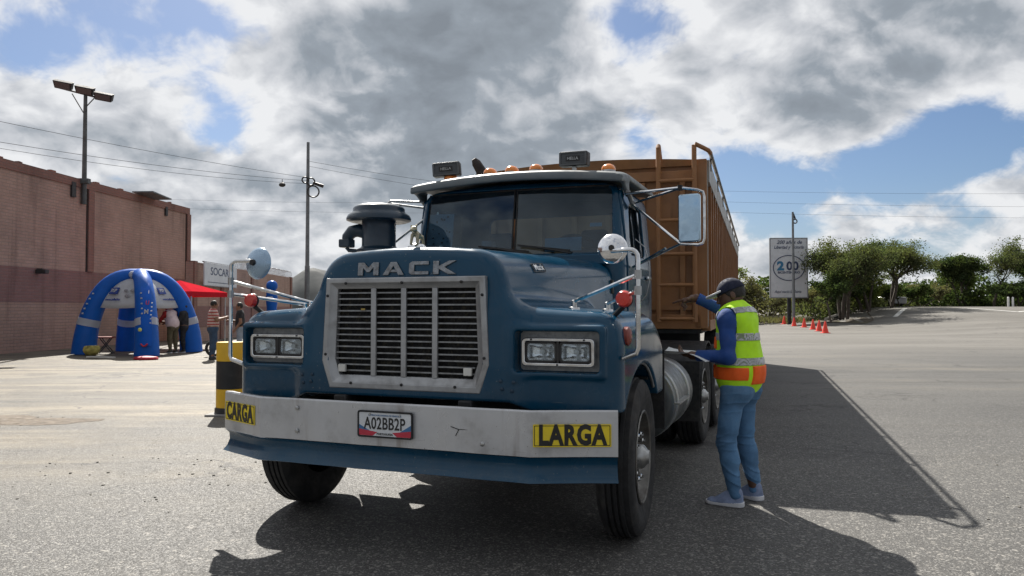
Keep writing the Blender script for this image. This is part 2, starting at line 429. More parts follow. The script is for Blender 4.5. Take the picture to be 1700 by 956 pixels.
def ground_material():
    m = bpy.data.materials.new('asphalt_yard'); m.use_nodes = True
    T = NT(m.node_tree); b = T.n['Principled BSDF']
    oc = T.new('ShaderNodeTexCoord').outputs['Object']
    sp = T.new('ShaderNodeSeparateXYZ'); T.l.new(oc, sp.inputs[0])
    big = T.noise(oc, .16, 6, .6); mid = T.noise(oc, 1.1, 6, .65); st = T.noise(T.mapping(oc, rot=(0, 0, R(-14)), scale=(.10, .85, 1)), 1.0, 6, .6, .3)
    vo = T.new('ShaderNodeTexVoronoi'); T.put(vo.inputs['Vector'], oc); vo.inputs['Scale'].default_value = 105
    vo2 = T.new('ShaderNodeTexVoronoi'); T.put(vo2.inputs['Vector'], oc); vo2.inputs['Scale'].default_value = 52
    sv1 = T.new('ShaderNodeSeparateColor'); T.l.new(vo.outputs['Color'], sv1.inputs[0])
    sv2 = T.new('ShaderNodeSeparateColor'); T.l.new(vo2.outputs['Color'], sv2.inputs[0])
    base = T.mix(T.ramp(big, .3, .7), (.072, .071, .069), (.104, .101, .095))
    # sandy dust drifts over the left half of the yard, swept into long tongues
    lm = T.math('ADD', sp.outputs[0], T.math('MULTIPLY', T.math('SUBTRACT', big, .5), 9.))
    leftm = T.math('MULTIPLY', T.ramp(lm, -5.5, .5, 1, 0), T.ramp(T.math('ADD', sp.outputs[1], T.math('MULTIPLY', T.math('SUBTRACT', mid, .5), 3.)), 4.6, 8.2))
    tong = T.ramp(T.math('ADD', T.math('MULTIPLY', st, .65), T.math('MULTIPLY', mid, .35)), .36, .58)
    sand = T.math('MULTIPLY', leftm, T.math('MULTIPLY_ADD', tong, .75, .25))
    sand = T.math('MAXIMUM', sand, T.math('MULTIPLY', T.ramp(T.math('ADD', T.math('MULTIPLY', st, .5), T.math('MULTIPLY', big, .5)), .53, .66), .5))
    sc3 = T.mix(T.ramp(T.noise(T.mapping(oc, rot=(0, 0, R(-12)), scale=(.35, 1.6, 1)), 1.1, 6, .65), .38, .62), (.125, .110, .087), (.240, .208, .155))
    sc3 = T.mix(T.ramp(T.noise(oc, 7, 7, .72), .50, .70, 0, .55), sc3, (.115, .098, .076))
    sc3 = T.mix(T.ramp(T.noise(oc, 38, 3, .6), .55, .72, 0, .55), sc3, (.085, .075, .062))
    sc3 = T.mix(T.ramp(T.noise(T.mapping(oc, rot=(0, 0, R(-20)), scale=(.12, 1.6, 1)), 1.6, 7, .68), .52, .66, 0, .60), sc3, (.100, .086, .068))
    sc3 = T.mix(T.ramp(T.noise(T.mapping(oc, loc=(5, 2, 0), scale=(.6, 1.4, 1)), 1.2, 6, .68), .58, .72, 0, .6), sc3, (.285, .245, .160))
    base = T.mix(T.math('MULTIPLY', sand, .85), base, sc3)
    # streaks of dirt, tyre wear and old drips
    base = T.mix(T.ramp(T.noise(T.mapping(oc, rot=(0, 0, R(-16)), scale=(.05, .8, 1)), 1.3, 6, .62), .52, .68, 0, .60), base, (.060, .056, .050))
    base = T.mix(T.ramp(T.noise(T.mapping(oc, rot=(0, 0, R(68)), scale=(.05, 1.1, 1)), 1.0, 5, .6), .56, .70, 0, .45), base, (.052, .050, .047))
    base = T.mix(T.ramp(T.noise(oc, 1.9, 7, .7), .56, .72, 0, .55), base, (.055, .052, .048))
    base = T.mix(T.ramp(T.noise(T.mapping(oc, loc=(9, 4, 0)), .45, 3, .5), .60, .64, 0, .40), base, (.056, .055, .054))
    # stones in the binder, fading with distance and under the dust
    near = T.math('MULTIPLY', T.ramp(T.vmath('LENGTH', oc), 3., 20., 1., .10), T.math('MULTIPLY_ADD', sand, -.75, 1.))
    base = T.mix(T.math('MULTIPLY', T.ramp(sv1.outputs[0], .74, .98, 0, .62), near), base, (.34, .33, .31))
    base = T.mix(T.math('MULTIPLY', T.ramp(sv1.outputs[1], .55, .95, 0, .60), near), base, (.040, .040, .042))
    base = T.mix(T.math('MULTIPLY', T.ramp(sv2.outputs[0], .91, 1, 0, .7), near), base, (.30, .285, .26))
    far = T.math('MULTIPLY', T.ramp(sp.outputs[1], 15, 34), T.ramp(sp.outputs[0], 1, 6))
    fc = T.mix(T.ramp(T.noise(T.mapping(oc, rot=(0, 0, R(-8)), scale=(.10, .45, 1)), 1., 5, .6), .35, .68), (.128, .120, .107), (.185, .175, .158))
    base = T.mix(T.math('MULTIPLY', far, .75), base, fc)
    # thin wandering cracks
    ck = T.new('ShaderNodeTexVoronoi', feature='DISTANCE_TO_EDGE'); wv = T.new('ShaderNodeTexNoise'); T.put(wv.inputs['Vector'], oc); wv.inputs['Scale'].default_value = 1.4; wv.inputs['Detail'].default_value = 5
    sc_ = T.vmath('SCALE', T.vmath('SUBTRACT', wv.outputs['Color'], (.5, .5, .5))); sc_.node.inputs['Scale'].default_value = 1.5
    T.put(ck.inputs['Vector'], T.vmath('ADD', oc, sc_)); ck.inputs['Scale'].default_value = .22
    cm = T.math('MULTIPLY', T.ramp(ck.outputs['Distance'], .003, .008, 1, 0), T.ramp(T.noise(oc, .5, 3), .44, .56))
    base = T.mix(T.math('MULTIPLY', cm, .75), base, (.045, .043, .042))
    T.put(b.inputs['Base Color'], base)
    T.put(b.inputs['Roughness'], T.ramp(sv1.outputs[2], 0, 1, .55, .85)); b.inputs['Specular IOR Level'].default_value = .22
    bn = T.new('ShaderNodeBump'); bn.inputs['Strength'].default_value = .40; bn.inputs['Distance'].default_value = .010
    h = T.math('ADD', T.math('ADD', T.math('MULTIPLY', vo.outputs['Distance'], -.75), T.math('MULTIPLY', T.noise(oc, 22, 5, .7), .6)), T.math('MULTIPLY', mid, 2.2))
    T.put(bn.inputs['Height'], h); T.l.new(bn.outputs[0], b.inputs['Normal'])
    return m
def build_ground():
    xs = sorted(set(list(np.linspace(-600, -30, 12)) + list(np.linspace(-28, 60, 67)) + list(np.linspace(70, 600, 12))))
    ys = sorted(set(list(np.linspace(-200, -8, 8)) + list(np.linspace(-6, 100, 70)) + list(np.linspace(115, 900, 14))))
    vs = [(x, y, gz(x, y)) for y in ys for x in xs]; n = len(xs)
    fs = [(j * n + i, j * n + i + 1, (j + 1) * n + i + 1, (j + 1) * n + i) for j in range(len(ys) - 1) for i in range(n - 1)]
    g = MB(); g.v = vs; g.f = fs
    return struct(g.build('ground', ground_material(), smooth=180, fix=False))
build_ground()

def sheet(name, poly, z, m, label=None):
    mb = MB(); mb.v = [(x, y, gz(x, y) + z) for x, y in poly]; mb.f = [tuple(range(len(poly)))]
    return mb.build(name, m, smooth=0, fix=False)
# soil verge behind the cones, with the bank rising to the trees
SOIL = mat('dry_soil', (.072, .056, .038), .95, 0, .35, .8, bump=.6, bscale=6, dirt=(.13, .14, .055), dscale=.6, damt=.8)
def build_bank():
    mb = MB(); nu, nv = 34, 12; 
    edge = [(14.0, 78), (19.5, 70), (23.6, 67), (25.2, 60), (25.8, 55), (27.5, 57), (31, 66), (36, 74), (44, 79), (60, 84), (90, 92)]
    def ev(t):
        t *= len(edge) - 1; i = min(int(t), len(edge) - 2); f = t - i
        return (edge[i][0] + (edge[i + 1][0] - edge[i][0]) * f, edge[i][1] + (edge[i + 1][1] - edge[i][1]) * f)
    rg = random.Random(5)
    for j in range(nv):
        for i in range(nu):
            x, y = ev(i / (nu - 1)); v = j / (nv - 1)
            x2, y2 = x * (1 + .35 * v), y + 36 * v
            z = gz(x, y) * (1 - v) + .03 + 0.55 * min(1, v * 3.2) ** .8 + (rg.random() - .5) * .30 * min(1, v * 6)
            if i > 22: z = gz(x, y) + .03 + .8 * min(1, v * 3) + (rg.random() - .5) * .2 * min(1, v * 6)
            mb.v.append((x2, y2, z))
    mb.f = [(j * nu + i, j * nu + i + 1, (j + 1) * nu + i + 1, (j + 1) * nu + i) for j in range(nv - 1) for i in range(nu - 1)]
    return struct(mb.build('soil_bank', SOIL, smooth=180, fix=False))
build_bank()
# painted bay lines on the rise
LINE = mat('worn_white_paint', (.62, .62, .60), .8, 0, .12, 3, dirt=(.25, .24, .23), dscale=2, damt=.7)
def stripe(a, b, w):
    a = Vector(a); b = Vector(b); d = (b - a).normalized(); n_ = Vector((d.y, -d.x)) * w / 2; mb = MB(); k = 10
    for i in range(k + 1):
        p = a + (b - a) * i / k
        for q in (p - n_, p + n_): mb.v.append((q.x, q.y, gz(q.x, q.y) + .012))
    mb.f = [(2 * i, 2 * i + 1, 2 * i + 3, 2 * i + 2) for i in range(k)]
    return struct(mb.build('painted_line', LINE, smooth=0, fix=False))
stripe((29.3, 57.5), (33.2, 63.5), .35); stripe((38.5, 64.5), (39.0, 58.0), .30); stripe((39.0, 58.0), (46.5, 63.5), .25)
# patch of broken-up paving and loose earth on the left
def rough_patch(cx, cy, rx, ry, n, seed, name, m, h=.02):
    rg = random.Random(seed); mb = MB()
    for _ in range(n):
        q = rg.random() * 2 * pi; r = rg.random() ** .5 * rg.uniform(.6, 1.1)
        x, y = cx + rx * r * cos(q), cy + ry * r * sin(q); s = rg.uniform(.004, .015) * (1.4 - r)
        M = Matrix.Translation((x, y, s * .2 + gz(x, y))) @ Matrix.Rotation(rg.random() * 6, 4, 'Z') @ Matrix.Diagonal((1, rg.uniform(.6, 1), rg.uniform(.4, .8), 1))
        mb.ball((0, 0, 0), s, 5, 4, M)
    o = mb.build(name, m, smooth=0, fix=False); o['kind'] = 'stuff'; return o
DIRT = mat('loose_earth', (.13, .105, .08), .95, 0, .35, 9, bump=.5, bscale=30)
def heap(cx, cy, rx, ry, hgt, seed):
    rg = random.Random(seed); mb = MB(); n, mm = 26, 7
    mb.v.append((cx, cy, hgt))
    for j in range(1, mm + 1):
        for i in range(n):
            q = 2 * pi * i / n; r = j / mm; k = 1 + .22 * sin(3 * q + seed) + .12 * sin(7 * q)
            mb.v.append((cx + rx * r * k * cos(q), cy + ry * r * k * sin(q), max(.004, hgt * (1 - r ** 1.5) * (1 + .7 * (rg.random() - .5))) if j < mm else .003))
    mb.f = [(0, 1 + i, 1 + (i + 1) % n) for i in range(n)] + [(1 + j * n + i, 1 + (j + 1) * n + i, 1 + (j + 1) * n + (i + 1) % n, 1 + j * n + (i + 1) % n) for j in range(mm - 1) for i in range(n)]
    o = mb.build('earth_patch', DIRT, smooth=180, fix=False); return struct(o)
heap(-7.1, 9.75, 1.5, .55, .035, 2)
rough_patch(-6.9, 9.7, 1.5, .6, 420, 4, 'rubble', DIRT)
rough_patch(-3.2, 6.6, 2.6, 1.6, 120, 6, 'loose_gravel', mat('gravel', (.24, .225, .20), .9, 0, .3, 30))
rough_patch(4.2, 5.8, 2.0, 2.2, 90, 9, 'loose_gravel', mat('gravel', (.24, .225, .20), .9))

# ================================================================== BRICK BUILDING (left)
def brick_mat(name, c1, c2, mortar, scale=1., dirt=(.16, .11, .095), damt=.4):
    m = bpy.data.materials.new(name); m.use_nodes = True; T = NT(m.node_tree); b = T.n['Principled BSDF']
    oc = T.new('ShaderNodeTexCoord').outputs['Object']
    v = T.mapping(oc, rot=(R(90), 0, R(90)))
    sp = T.new('ShaderNodeSeparateXYZ'); T.l.new(oc, sp.inputs[0])
    cb = T.new('ShaderNodeCombineXYZ'); T.l.new(T.math('ADD', sp.outputs[0], sp.outputs[1]), cb.inputs[0]); T.l.new(sp.outputs[2], cb.inputs[1])
    br = T.new('ShaderNodeTexBrick'); T.l.new(cb.outputs[0], br.inputs['Vector'])
    br.inputs['Color1'].default_value = c1 + (1,); br.inputs['Color2'].default_value = c2 + (1,); br.inputs['Mortar'].default_value = mortar + (1,)
    br.inputs['Scale'].default_value = scale; br.inputs['Mortar Size'].default_value = .012; br.inputs['Brick Width'].default_value = .30; br.inputs['Row Height'].default_value = .105; br.inputs['Mortar Smooth'].default_value = .3
    c = T.mix(T.ramp(T.noise(oc, .9, 7, .65), .42, .72, 0, damt), br.outputs[0], dirt)
    c = T.mix(T.ramp(T.noise(T.mapping(oc, scale=(2.5, 2.5, .25)), 1.0, 5, .6), .50, .70, 0, .50), c, tuple(q * .5 for q in c1))
    c = T.mix(T.ramp(T.noise(oc, .35, 4), .4, .7, 0, .25), c, tuple(min(1, q * 1.35) for q in c2))
    T.put(b.inputs['Base Color'], c); b.inputs['Roughness'].default_value = .9
    bn = T.new('ShaderNodeBump'); bn.inputs['Strength'].default_value = .6; bn.inputs['Distance'].default_value = .015
    T.put(bn.inputs['Height'], T.math('SUBTRACT', T.noise(oc, 9, 5), br.outputs['Fac'])); T.l.new(bn.outputs[0], b.inputs['Normal'])
    return m
BR_UP = brick_mat('brick_wall_upper', (.350, .225, .185), (.400, .260, .215), (.30, .225, .19))
BR_BAND = brick_mat('brick_wall_band', (.205, .105, .098), (.235, .122, .113), (.20, .135, .128))
BR_TOP = brick_mat('brick_coping', (.215, .105, .085), (.25, .125, .10), (.18, .12, .105))
BR_LOW = brick_mat('brick_wall_lower', (.320, .205, .165), (.365, .235, .19), (.26, .195, .165), damt=.4)

bld = thing('brick_building', 'long red-brick building with blank wall and darker lower band, behind blue inflatable tent', 'building', (-16.2, 23.8, 0), -R(3.9))
# local y runs along the wall away from the camera; the yard face lies at x=0
L0, L1, HT = -22., 11.9, 6.22
def wallseg(y0, y1, z0, z1, m, name, d=0., back=6.):
    return MB().box(((-back + d) / 2, (y0 + y1) / 2, (z0 + z1) / 2), (back + d, y1 - y0, z1 - z0)).build(name, m, bld, smooth=0)
wallseg(L0, L1 - .02, 2.82, HT - .30, BR_UP, 'upper_wall')
wallseg(L0, L1 - .02, 1.66, 2.82, BR_BAND, 'painted_band', .012)
wallseg(L0, L1 - .02, -.3, 1.66, BR_LOW, 'lower_wall', .004)
wallseg(L0, L1 + .04, HT - .30, HT, BR_TOP, 'coping', .05)
for y in (-12.0, -4.4, 4.45, 11.85):
    MB().box((-.02, y, (2.82 + HT - .30) / 2), (.18, .34, HT - .30 - 2.82)).build('pilaster', BR_TOP, bld, smooth=0)
    MB().box((.005, y - .20, (2.82 + HT - .30) / 2), (.05, .05, HT - .30 - 2.82)).build('expansion_joint', mat('joint_dark', (.035, .025, .022), .9), bld, smooth=0)
rg = random.Random(12)
for k in range(9):
    y = rg.uniform(-1, 11.5); MB().box((-.1, y, HT + .03), (.14, rg.uniform(.1, .3), rg.uniform(.05, .11))).build('broken_brick', BR_TOP, bld, smooth=0)
MB().box((.20, 1.62, 2.70), (.36, .20, .14)).build('wall_box', FRAME_D if 'FRAME_D' in globals() else mat('dark_box', (.03, .03, .032), .6), bld, bevel=.02)
MB().box((.10, 1.62, 2.78), (.22, .05, .05)).build('wall_box_bracket', mat('dark_box', (.03, .03, .032), .6), bld)
for y, w in ((8.1, 1.5),):
    MB().box((.35, y, HT + .03), (.9, w, .05), rot=Matrix.Rotation(R(-4), 3, 'X')).build('metal_awning', mat('grey_sheet', (.13, .14, .15), .5, .3), bld, smooth=0)
MB().box((.02, 9.8, HT - .42), (.12, .16, .40)).build('drain_spout', mat('dark_box', (.03, .03, .032), .6), bld)
MB().box((.02, 3.4, HT - .45), (.12, .22, .55)).build('drain_spout', mat('dark_box', (.03, .03, .032), .6), bld)
# low wall beyond it, carrying the white sign
lw = thing('brick_yard_wall', 'lower brick yard wall with razor wire, carrying white sign beyond the building', 'wall', (-13.6, 32.0, 0), R(2.7))
BR2 = BR_LOW
MB().box((-.15, 8.6, 1.65), (.30, 17.2, 3.6)).build('wall_face', BR_UP, lw, smooth=0)
MB().box((-.13, 8.6, 1.1), (.32, 17.1, .9)).build('painted_band', BR_BAND, lw, smooth=0)
for y in (.2, 3.6, 8.4, 16.9): MB().box((-.10, y, 1.66), (.34, .35, 3.66)).build('pilaster', BR_TOP, lw, smooth=0)
coil = MB(); pts = []
for i in range(420):
    t = i / 420; a = i * .62; y = 6.2 + 10.8 * t
    pts.append((-.15 + .22 * cos(a), y, 3.66 + .22 * sin(a)))
coil.tube(pts, .012, 4); coil.build('razor_wire', mat('razor_steel', (.3, .3, .31), .4, .8), lw)
SIGNW = mat('sign_panel_white', (.60, .63, .68), .5, 0, .05, 2, dirt=(.4, .42, .45), damt=.3)
SIGNI = mat('sign_navy_ink', (.03, .05, .12), .5)
sg = thing('wall_sign', 'white rectangular sign board with dark lettering on the low brick wall', 'sign', (-13.5, 32.0, 0), R(2.7))
MB().box((.12, 2.9, 2.98), (.06, 4.4, 1.02)).build('panel', SIGNW, sg, bevel=.01)
MB().box((.09, 2.9, 3.50), (.08, 4.46, .04)).build('frame_rail', STEEL_G if 'STEEL_G' in globals() else mat('grey_rail', (.25, .26, .28), .5, .4), sg)
MB().box((.09, 2.9, 2.46), (.08, 4.46, .04)).build('frame_rail', mat('grey_rail', (.25, .26, .28), .5, .4), sg)
text_on('SOCARO', .50, basis((.153, 2.95, 3.10), (0, 1, 0), (0, 0, 1)), SIGNI, sg, bold=.006, depth=.004, xs=1.5)
MB().box((.153, 2.9, 2.62), (.006, 3.6, .03)).build('lettering', SIGNI, sg, smooth=0)
MB().box((.153, 4.3, 2.78), (.006, .7, .04)).build('lettering', SIGNI, sg, smooth=0)
# hills far away on the left
HILL = mat('hazy_hill', (.022, .028, .032), 1, 0, .2, .02)
def hill(name, cx, cy, w, d, h, seed, label=None):
    rg = random.Random(seed); mb = MB(); nx, ny = 40, 10; ph = [rg.random() * 6 for _ in range(6)]
    for j in range(ny):
        for i in range(nx):
            u = i / (nx - 1) * 2 - 1; v = j / (ny - 1) * 2 - 1
            e = max(0, 1 - u * u) * max(0, 1 - v * v)
            z = h * e * (.75 + .18 * sin(5 * u + ph[0]) + .10 * sin(11 * u + ph[1]) + .05 * sin(23 * u + ph[2] + 3 * v))
            mb.v.append((cx + u * w, cy + v * d, z - 2))
    mb.f = [(j * nx + i, j * nx + i + 1, (j + 1) * nx + i + 1, (j + 1) * nx + i) for j in range(ny - 1) for i in range(nx - 1)]
    return struct(mb.build(name, HILL, smooth=180, fix=False))
hill('hills', -165, 620, 120, 70, 36, 4); hill('hills', -60, 760, 210, 80, 22, 8)
# ================================================================== TRUCK TRACTOR
BLUE = mat('truck_blue_paint', (.0005, .047, .100), .20, 0, .10, 2.2, coat=.22, chips=(.16, .19, .20), dust=(.10, .105, .10), rvar=.05, dirt=(.004, .060, .11), dscale=2.2, damt=.25, spec=.28, bump=.006, bscale=2.5)
BLUE_D = mat('truck_dark_blue', (.008, .035, .07), .45, 0, .2, 4, dirt=(.08, .09, .09), damt=.3)
CHROME = mat('chrome', (.72, .73, .74), .12, 1, .06, 8, dirt=(.30, .28, .25), dscale=7, damt=.5)
STEEL = mat('dull_steel', (.42, .43, .43), .42, .9, .15, 9, dirt=(.16, .12, .09), dscale=5, damt=.5)
ALU = mat('painted_silver', (.36, .37, .38), .42, .55, .10, 7, dirt=(.20, .19, .18), dscale=4, damt=.5, bump=.03)
BLACK = mat('black_plastic', (.012, .012, .013), .5, 0, .3, 8, dirt=(.07, .065, .06), damt=.35)
RUBBER = mat('tyre_rubber', (.016, .0165, .018), .78, 0, .25, 9, dirt=(.11, .10, .09), dscale=5, damt=.45, bump=.1, bscale=70)
VOID = mat('radiator_black', (.006, .006, .007), .8, 0, .4, 30, dirt=(.10, .085, .05), dscale=22, damt=.55)
AMBER = mat('amber_lens', (.85, .26, .04), .25, 0, .1, 10, coat=.5)
REDL = mat('red_lens', (.55, .025, .012), .22, 0, .15, 10, coat=.6)
REDD = mat('dark_red_reflector', (.20, .03, .02), .35, 0, .15, 10)
BUMPW = mat('bumper_white', (.50, .51, .525), .36, .30, .06, 3, dirt=(.20, .19, .18), dscale=3.6, damt=.45, bump=.05, bscale=6, streak=(.16, .11, .075), chips=(.12, .11, .10))
YEL = mat('decal_yellow', (.78, .60, .02), .45, 0, .08, 6, dirt=(.25, .2, .08), dscale=9, damt=.4)
INK = mat('decal_black', (.014, .014, .013), .5, 0, .2, 9)
PLW = mat('plate_white', (.62, .65, .68), .4, 0, .06, 9)
PLR = mat('plate_red', (.50, .03, .06), .4)
PLB = mat('plate_blue', (.05, .16, .34), .4)
LENS = glass_mat('lamp_glass', (.92, .95, .97), .05, .6, .10)
REFL = mat('lamp_reflector', (.93, .94, .95), .22, 1, .03, 30, bump=.15, bscale=55)
WGLASS = glass_mat('windscreen_glass', (.50, .66, .76), .015, .60, .10)  # blue of the windscreen's reflections put into the glass tint
SGLASS = glass_mat('side_glass', (.55, .62, .64), .015, .6, .06)
INT = mat('cab_interior', (.030, .052, .075), .8, 0, .2, 5)  # bluer than the cab: glass reflection put into the interior colour
VISOR = mat('faded_roof_paint', (.115, .135, .145), .45, .1, .14, 4, dirt=(.22, .21, .20), damt=.4)
PAPER = mat('paper_white', (.78, .80, .80), .7, 0, .05, 7)
MIRBACK = mat('mirror_shell', (.75, .76, .78), .06, 1, .04, 5); MIRBLUE = mat('mirror_shell_sky_tint', (.42, .56, .68), .12, 1, .06, 5)  # blue one has the reflected sky put into its base colour
GREYP = mat('grey_panel', (.30, .31, .315), .6, .2, .25, 40, dirt=(.34, .32, .28), dscale=40, damt=.7)
FRAMEB = mat('chassis_black', (.014, .015, .017), .6, .2, .3, 8, dirt=(.10, .085, .07), damt=.5)

TH = R(21.2)
truck = thing('truck_tractor', 'blue long-nosed truck tractor with silver grille and white bumper, officer beside it', 'truck', (-.463, 5.13, 0), -TH)
AY = .12                                                        # front axle

def hood_core(P):
    x = np.abs(P[..., 0]); y = P[..., 1]; z = P[..., 2]
    t = np.clip((y + .5) / 1.75, 0, 1)
    zt = 1.832 + .055 * t
    w = .585 + .285 * t
    qx = (x - w - (.30 - .24 * t) * np.clip(zt - z, 0, .55)) * .95
    qz = z - (zt - .055 * (x / .7) ** 2)
    yf = -.562 + .05 * np.clip(z - 1.1, 0, 1)
    nose = smax(smax(qx, qz, .15), np.maximum(yf - y, y - 1.27), .085)
    zf = 1.462 - .035 * np.clip((x - .75) / .5, 0, 1) - 1.15 * np.clip(y - .48, 0, 9) ** 2
    fx = x - 1.332 - .012 * np.sin((y + .5) * 2.0)
    fyf = -.522 + .10 * np.clip(x - .95, 0, 1) ** 2 * 1.6 + .03 * np.clip(z - 1.1, 0, 1) - y
    fend = smax(smax(fx, z - zf, .17), np.maximum(fyf, y - .93), .13)
    # raised lip round the headlamp pocket
    lip = s_box(np.stack([x, y, z], -1), (.975, -.505, 1.203), (.283, .034, .155), .03)
    fend = smin(fend, lip, .018)
    b = smin(nose, fend, .13)
    b = smax(b, .905 - .048 * np.clip((x - .70) / .12, 0, 1) - z, .02)
    arch = np.maximum(np.sqrt((y - AY) ** 2 + (z - .5) ** 2) - .605, .84 - x)
    b = smax(b, -arch, .018)
    hl = s_box(np.stack([x, y, z], -1), (.975, -.53, 1.203), (.247, .075, .118), .025)
    b = smax(b, -hl, .016)
    gr = s_box(np.stack([x, y, z], -1), (0, -.56, 1.30), (.530, .07, .31), .02)
    return smax(b, -gr, .012)
hood = sdf_obj('hood', hood_core, (-1.42, -.66, .86), (1.42, 1.32, 1.94), .0145, BLUE, truck)

def march(axis, sgn, p, start, fn=hood_core):
    """first hit of the hood surface going along an axis"""
    q = np.array(p, np.float32); v = start
    for _ in range(2000):
        q[axis] = v
        if fn(q[None])[0] < 0: break
        v += sgn * .002
    return v - sgn * .001
def hood_y(x, z): return march(1, 1, (x, 0, z), -.75)
def hood_z(x, y): return march(2, -1, (x, y, 0), 2.1)
def hood_x(y, z): return march(0, -1, (0, y, z), 1.6)

# --- grille
def mir(pts): return [(-x, z) for x, z in pts]
go = [(.548, 1.642), (.578, 1.12), (.520, .948)]; gi = [(.478, 1.574), (.497, 1.13), (.462, 1.032)]
go = go + [(-x, z) for x, z in go[::-1]]; gi = gi + [(-x, z) for x, z in gi[::-1]]
gm = [((a[0] + b[0]) / 2, (a[1] + b[1]) / 2) for a, b in zip(go, gi)]
grille = thing('grille', '', '', (0, 0, 0)); grille.parent = truck
del grille['label']; del grille['category']
fb = MB(); Y0 = -.575; n = 6
rings = [(go, Y0 + .05), (go, Y0), ([(a[0] * .93 + b[0] * .07, a[1] * .93 + b[1] * .07) for a, b in zip(go, gi)], Y0 - .006),
         ([(a[0] * .55 + b[0] * .45, a[1] * .55 + b[1] * .45) for a, b in zip(go, gi)], Y0 - .006), ([(a[0] * .45 + b[0] * .55, a[1] * .45 + b[1] * .55) for a, b in zip(go, gi)], Y0 + .004), (gi, Y0 + .024), (gi, Y0 + .06)]
fb.loft([[(x, y, z) for x, z in r] for r, y in rings], caps=False)
fb.build('grille_frame', ALU, grille, bevel=.003)
MB().box((0, -.500, 1.30), (1.05, .008, .62)).build('radiator', VOID, grille, smooth=0)
SLATM = mat('slat_grey', (.25, .26, .27), .45, .5, .2, 20, dirt=(.10, .09, .08), dscale=12, damt=.6)
for i in range(14):
    z = 1.548 - i * .0375
    w = .484 + (.012 if z > 1.13 else -.012) * (1 if z < 1.4 else .3)
    MB().prism([(Y0 + .032, z - .0045), (Y0 + .055, z - .0035), (Y0 + .055, z + .001), (Y0 + .032, z + .0045)], -w, w, 'yz').build('slat', SLATM, grille, smooth=0)
for x in (-.215, -.002, .212):
    MB().box((x, Y0 + .026, 1.303), (.036, .018, .548)).build('grille_bar', ALU, grille, bevel=.004)
for (x, z) in ((-.40, 1.608), (0, 1.608), (.40, 1.608), (-.535, 1.53), (.535, 1.53), (-.548, 1.16), (.548, 1.16), (-.36, .985), (0, .985), (.36, .985)):
    MB().lathe([(.009, 0), (.009, .008), (.005, .011)], 8, Matrix.Translation((x, Y0 - .004, z)) @ Matrix.Rotation(pi / 2, 4, 'X')).build('bolt', FRAMEB, grille)
for x in (-.435, .435):
    MB().box((x, Y0 + .012, 1.075), (.052, .02, .046)).build('small_lamp', mat('lamp_white_plastic', (.6, .6, .57), .4), grille, bevel=.004)
MB().box((-.29, Y0 + .02, 1.445), (.028, .004, .012)).build('stuck_leaf', mat('dry_leaf', (.35, .25, .06), .7), grille, smooth=0)

# --- name letters on the nose
GLY = {'M': [(0, 0), (0, 1), (.28, 1), (.5, .62), (.72, 1), (1, 1), (1, 0), (.75, 0), (.75, .58), (.57, .26), (.43, .26), (.25, .58), (.25, 0)],
       'A': [(0, 0), (.36, 1), (.64, 1), (1, 0), (.74, 0), (.5, .70), (.26, 0)],
       'C': [(1, 1), (.14, 1), (0, .86), (0, .14), (.14, 0), (1, 0), (1, .26), (.27, .26), (.27, .74), (1, .74)],
       'K': [(0, 0), (0, 1), (.26, 1), (.26, .62), (.70, 1), (1.04, 1), (.52, .53), (1.04, 0), (.68, 0), (.26, .40), (.26, 0)]}
LETM = mat('letter_metal', (.25, .26, .27), .30, .9, .2, 30, dirt=(.10, .08, .07), dscale=25, damt=.7)
for ch, x, wd in (('M', -.262, .150), ('A', -.082, .150), ('C', .095, .135), ('K', .268, .150)):
    yy = hood_y(x, 1.692) + .004
    Mx = basis((x - wd / 2, yy, 1.655), (1, 0, 0), (0, .10, 1))
    lt = MB().prism([(u * wd, v * .082) for u, v in GLY[ch]], -.004, .020, 'xy', Mx)
    if ch == 'A': lt.box((.5 * wd, .027, .006), (wd * .46, .018, .020), Mx)
    lt.build('letter', LETM, truck, smooth=0, bevel=.002, seg=1)

# --- small bulldog ornament of cast metal on a round base
ox, oy = -.03, -.33; oz = hood_z(ox, oy)
orn = MB().lathe([(.062, -.01), (.062, .008), (.048, .022), (.036, .030)], 18, Matrix.Translation((ox, oy, oz))).build('ornament_base', CHROME, truck)
def dog(P):
    c = np.array((ox, oy, oz + .03), np.float32); Q = P - c
    d = s_cap(Q, (0, .035, .045), (0, -.02, .062), .020, .022)              # trunk
    d = smin(d, s_ell(Q, (0, -.048, .088), (.022, .024, .021)), .012)       # head
    d = smin(d, s_ell(Q, (0, -.070, .081), (.015, .012, .012)), .008)       # muzzle
    for sx in (-1, 1):
        d = smin(d, s_cap(Q, (sx * .019, -.03, .055), (sx * .024, -.040, -.002), .011, .008), .008)
        d = smin(d, s_cap(Q, (sx * .017, .035, .045), (sx * .022, .045, -.002), .012, .008), .008)
        d = smin(d, s_ell(Q, (sx * .018, -.045, .108), (.006, .006, .010)), .005)
    return d
sdf_obj('ornament', dog, (ox - .06, oy - .1, oz + .015), (ox + .06, oy + .09, oz + .16), .005, mat('cast_brass', (.30, .28, .20), .35, .9, .2, 40), truck)

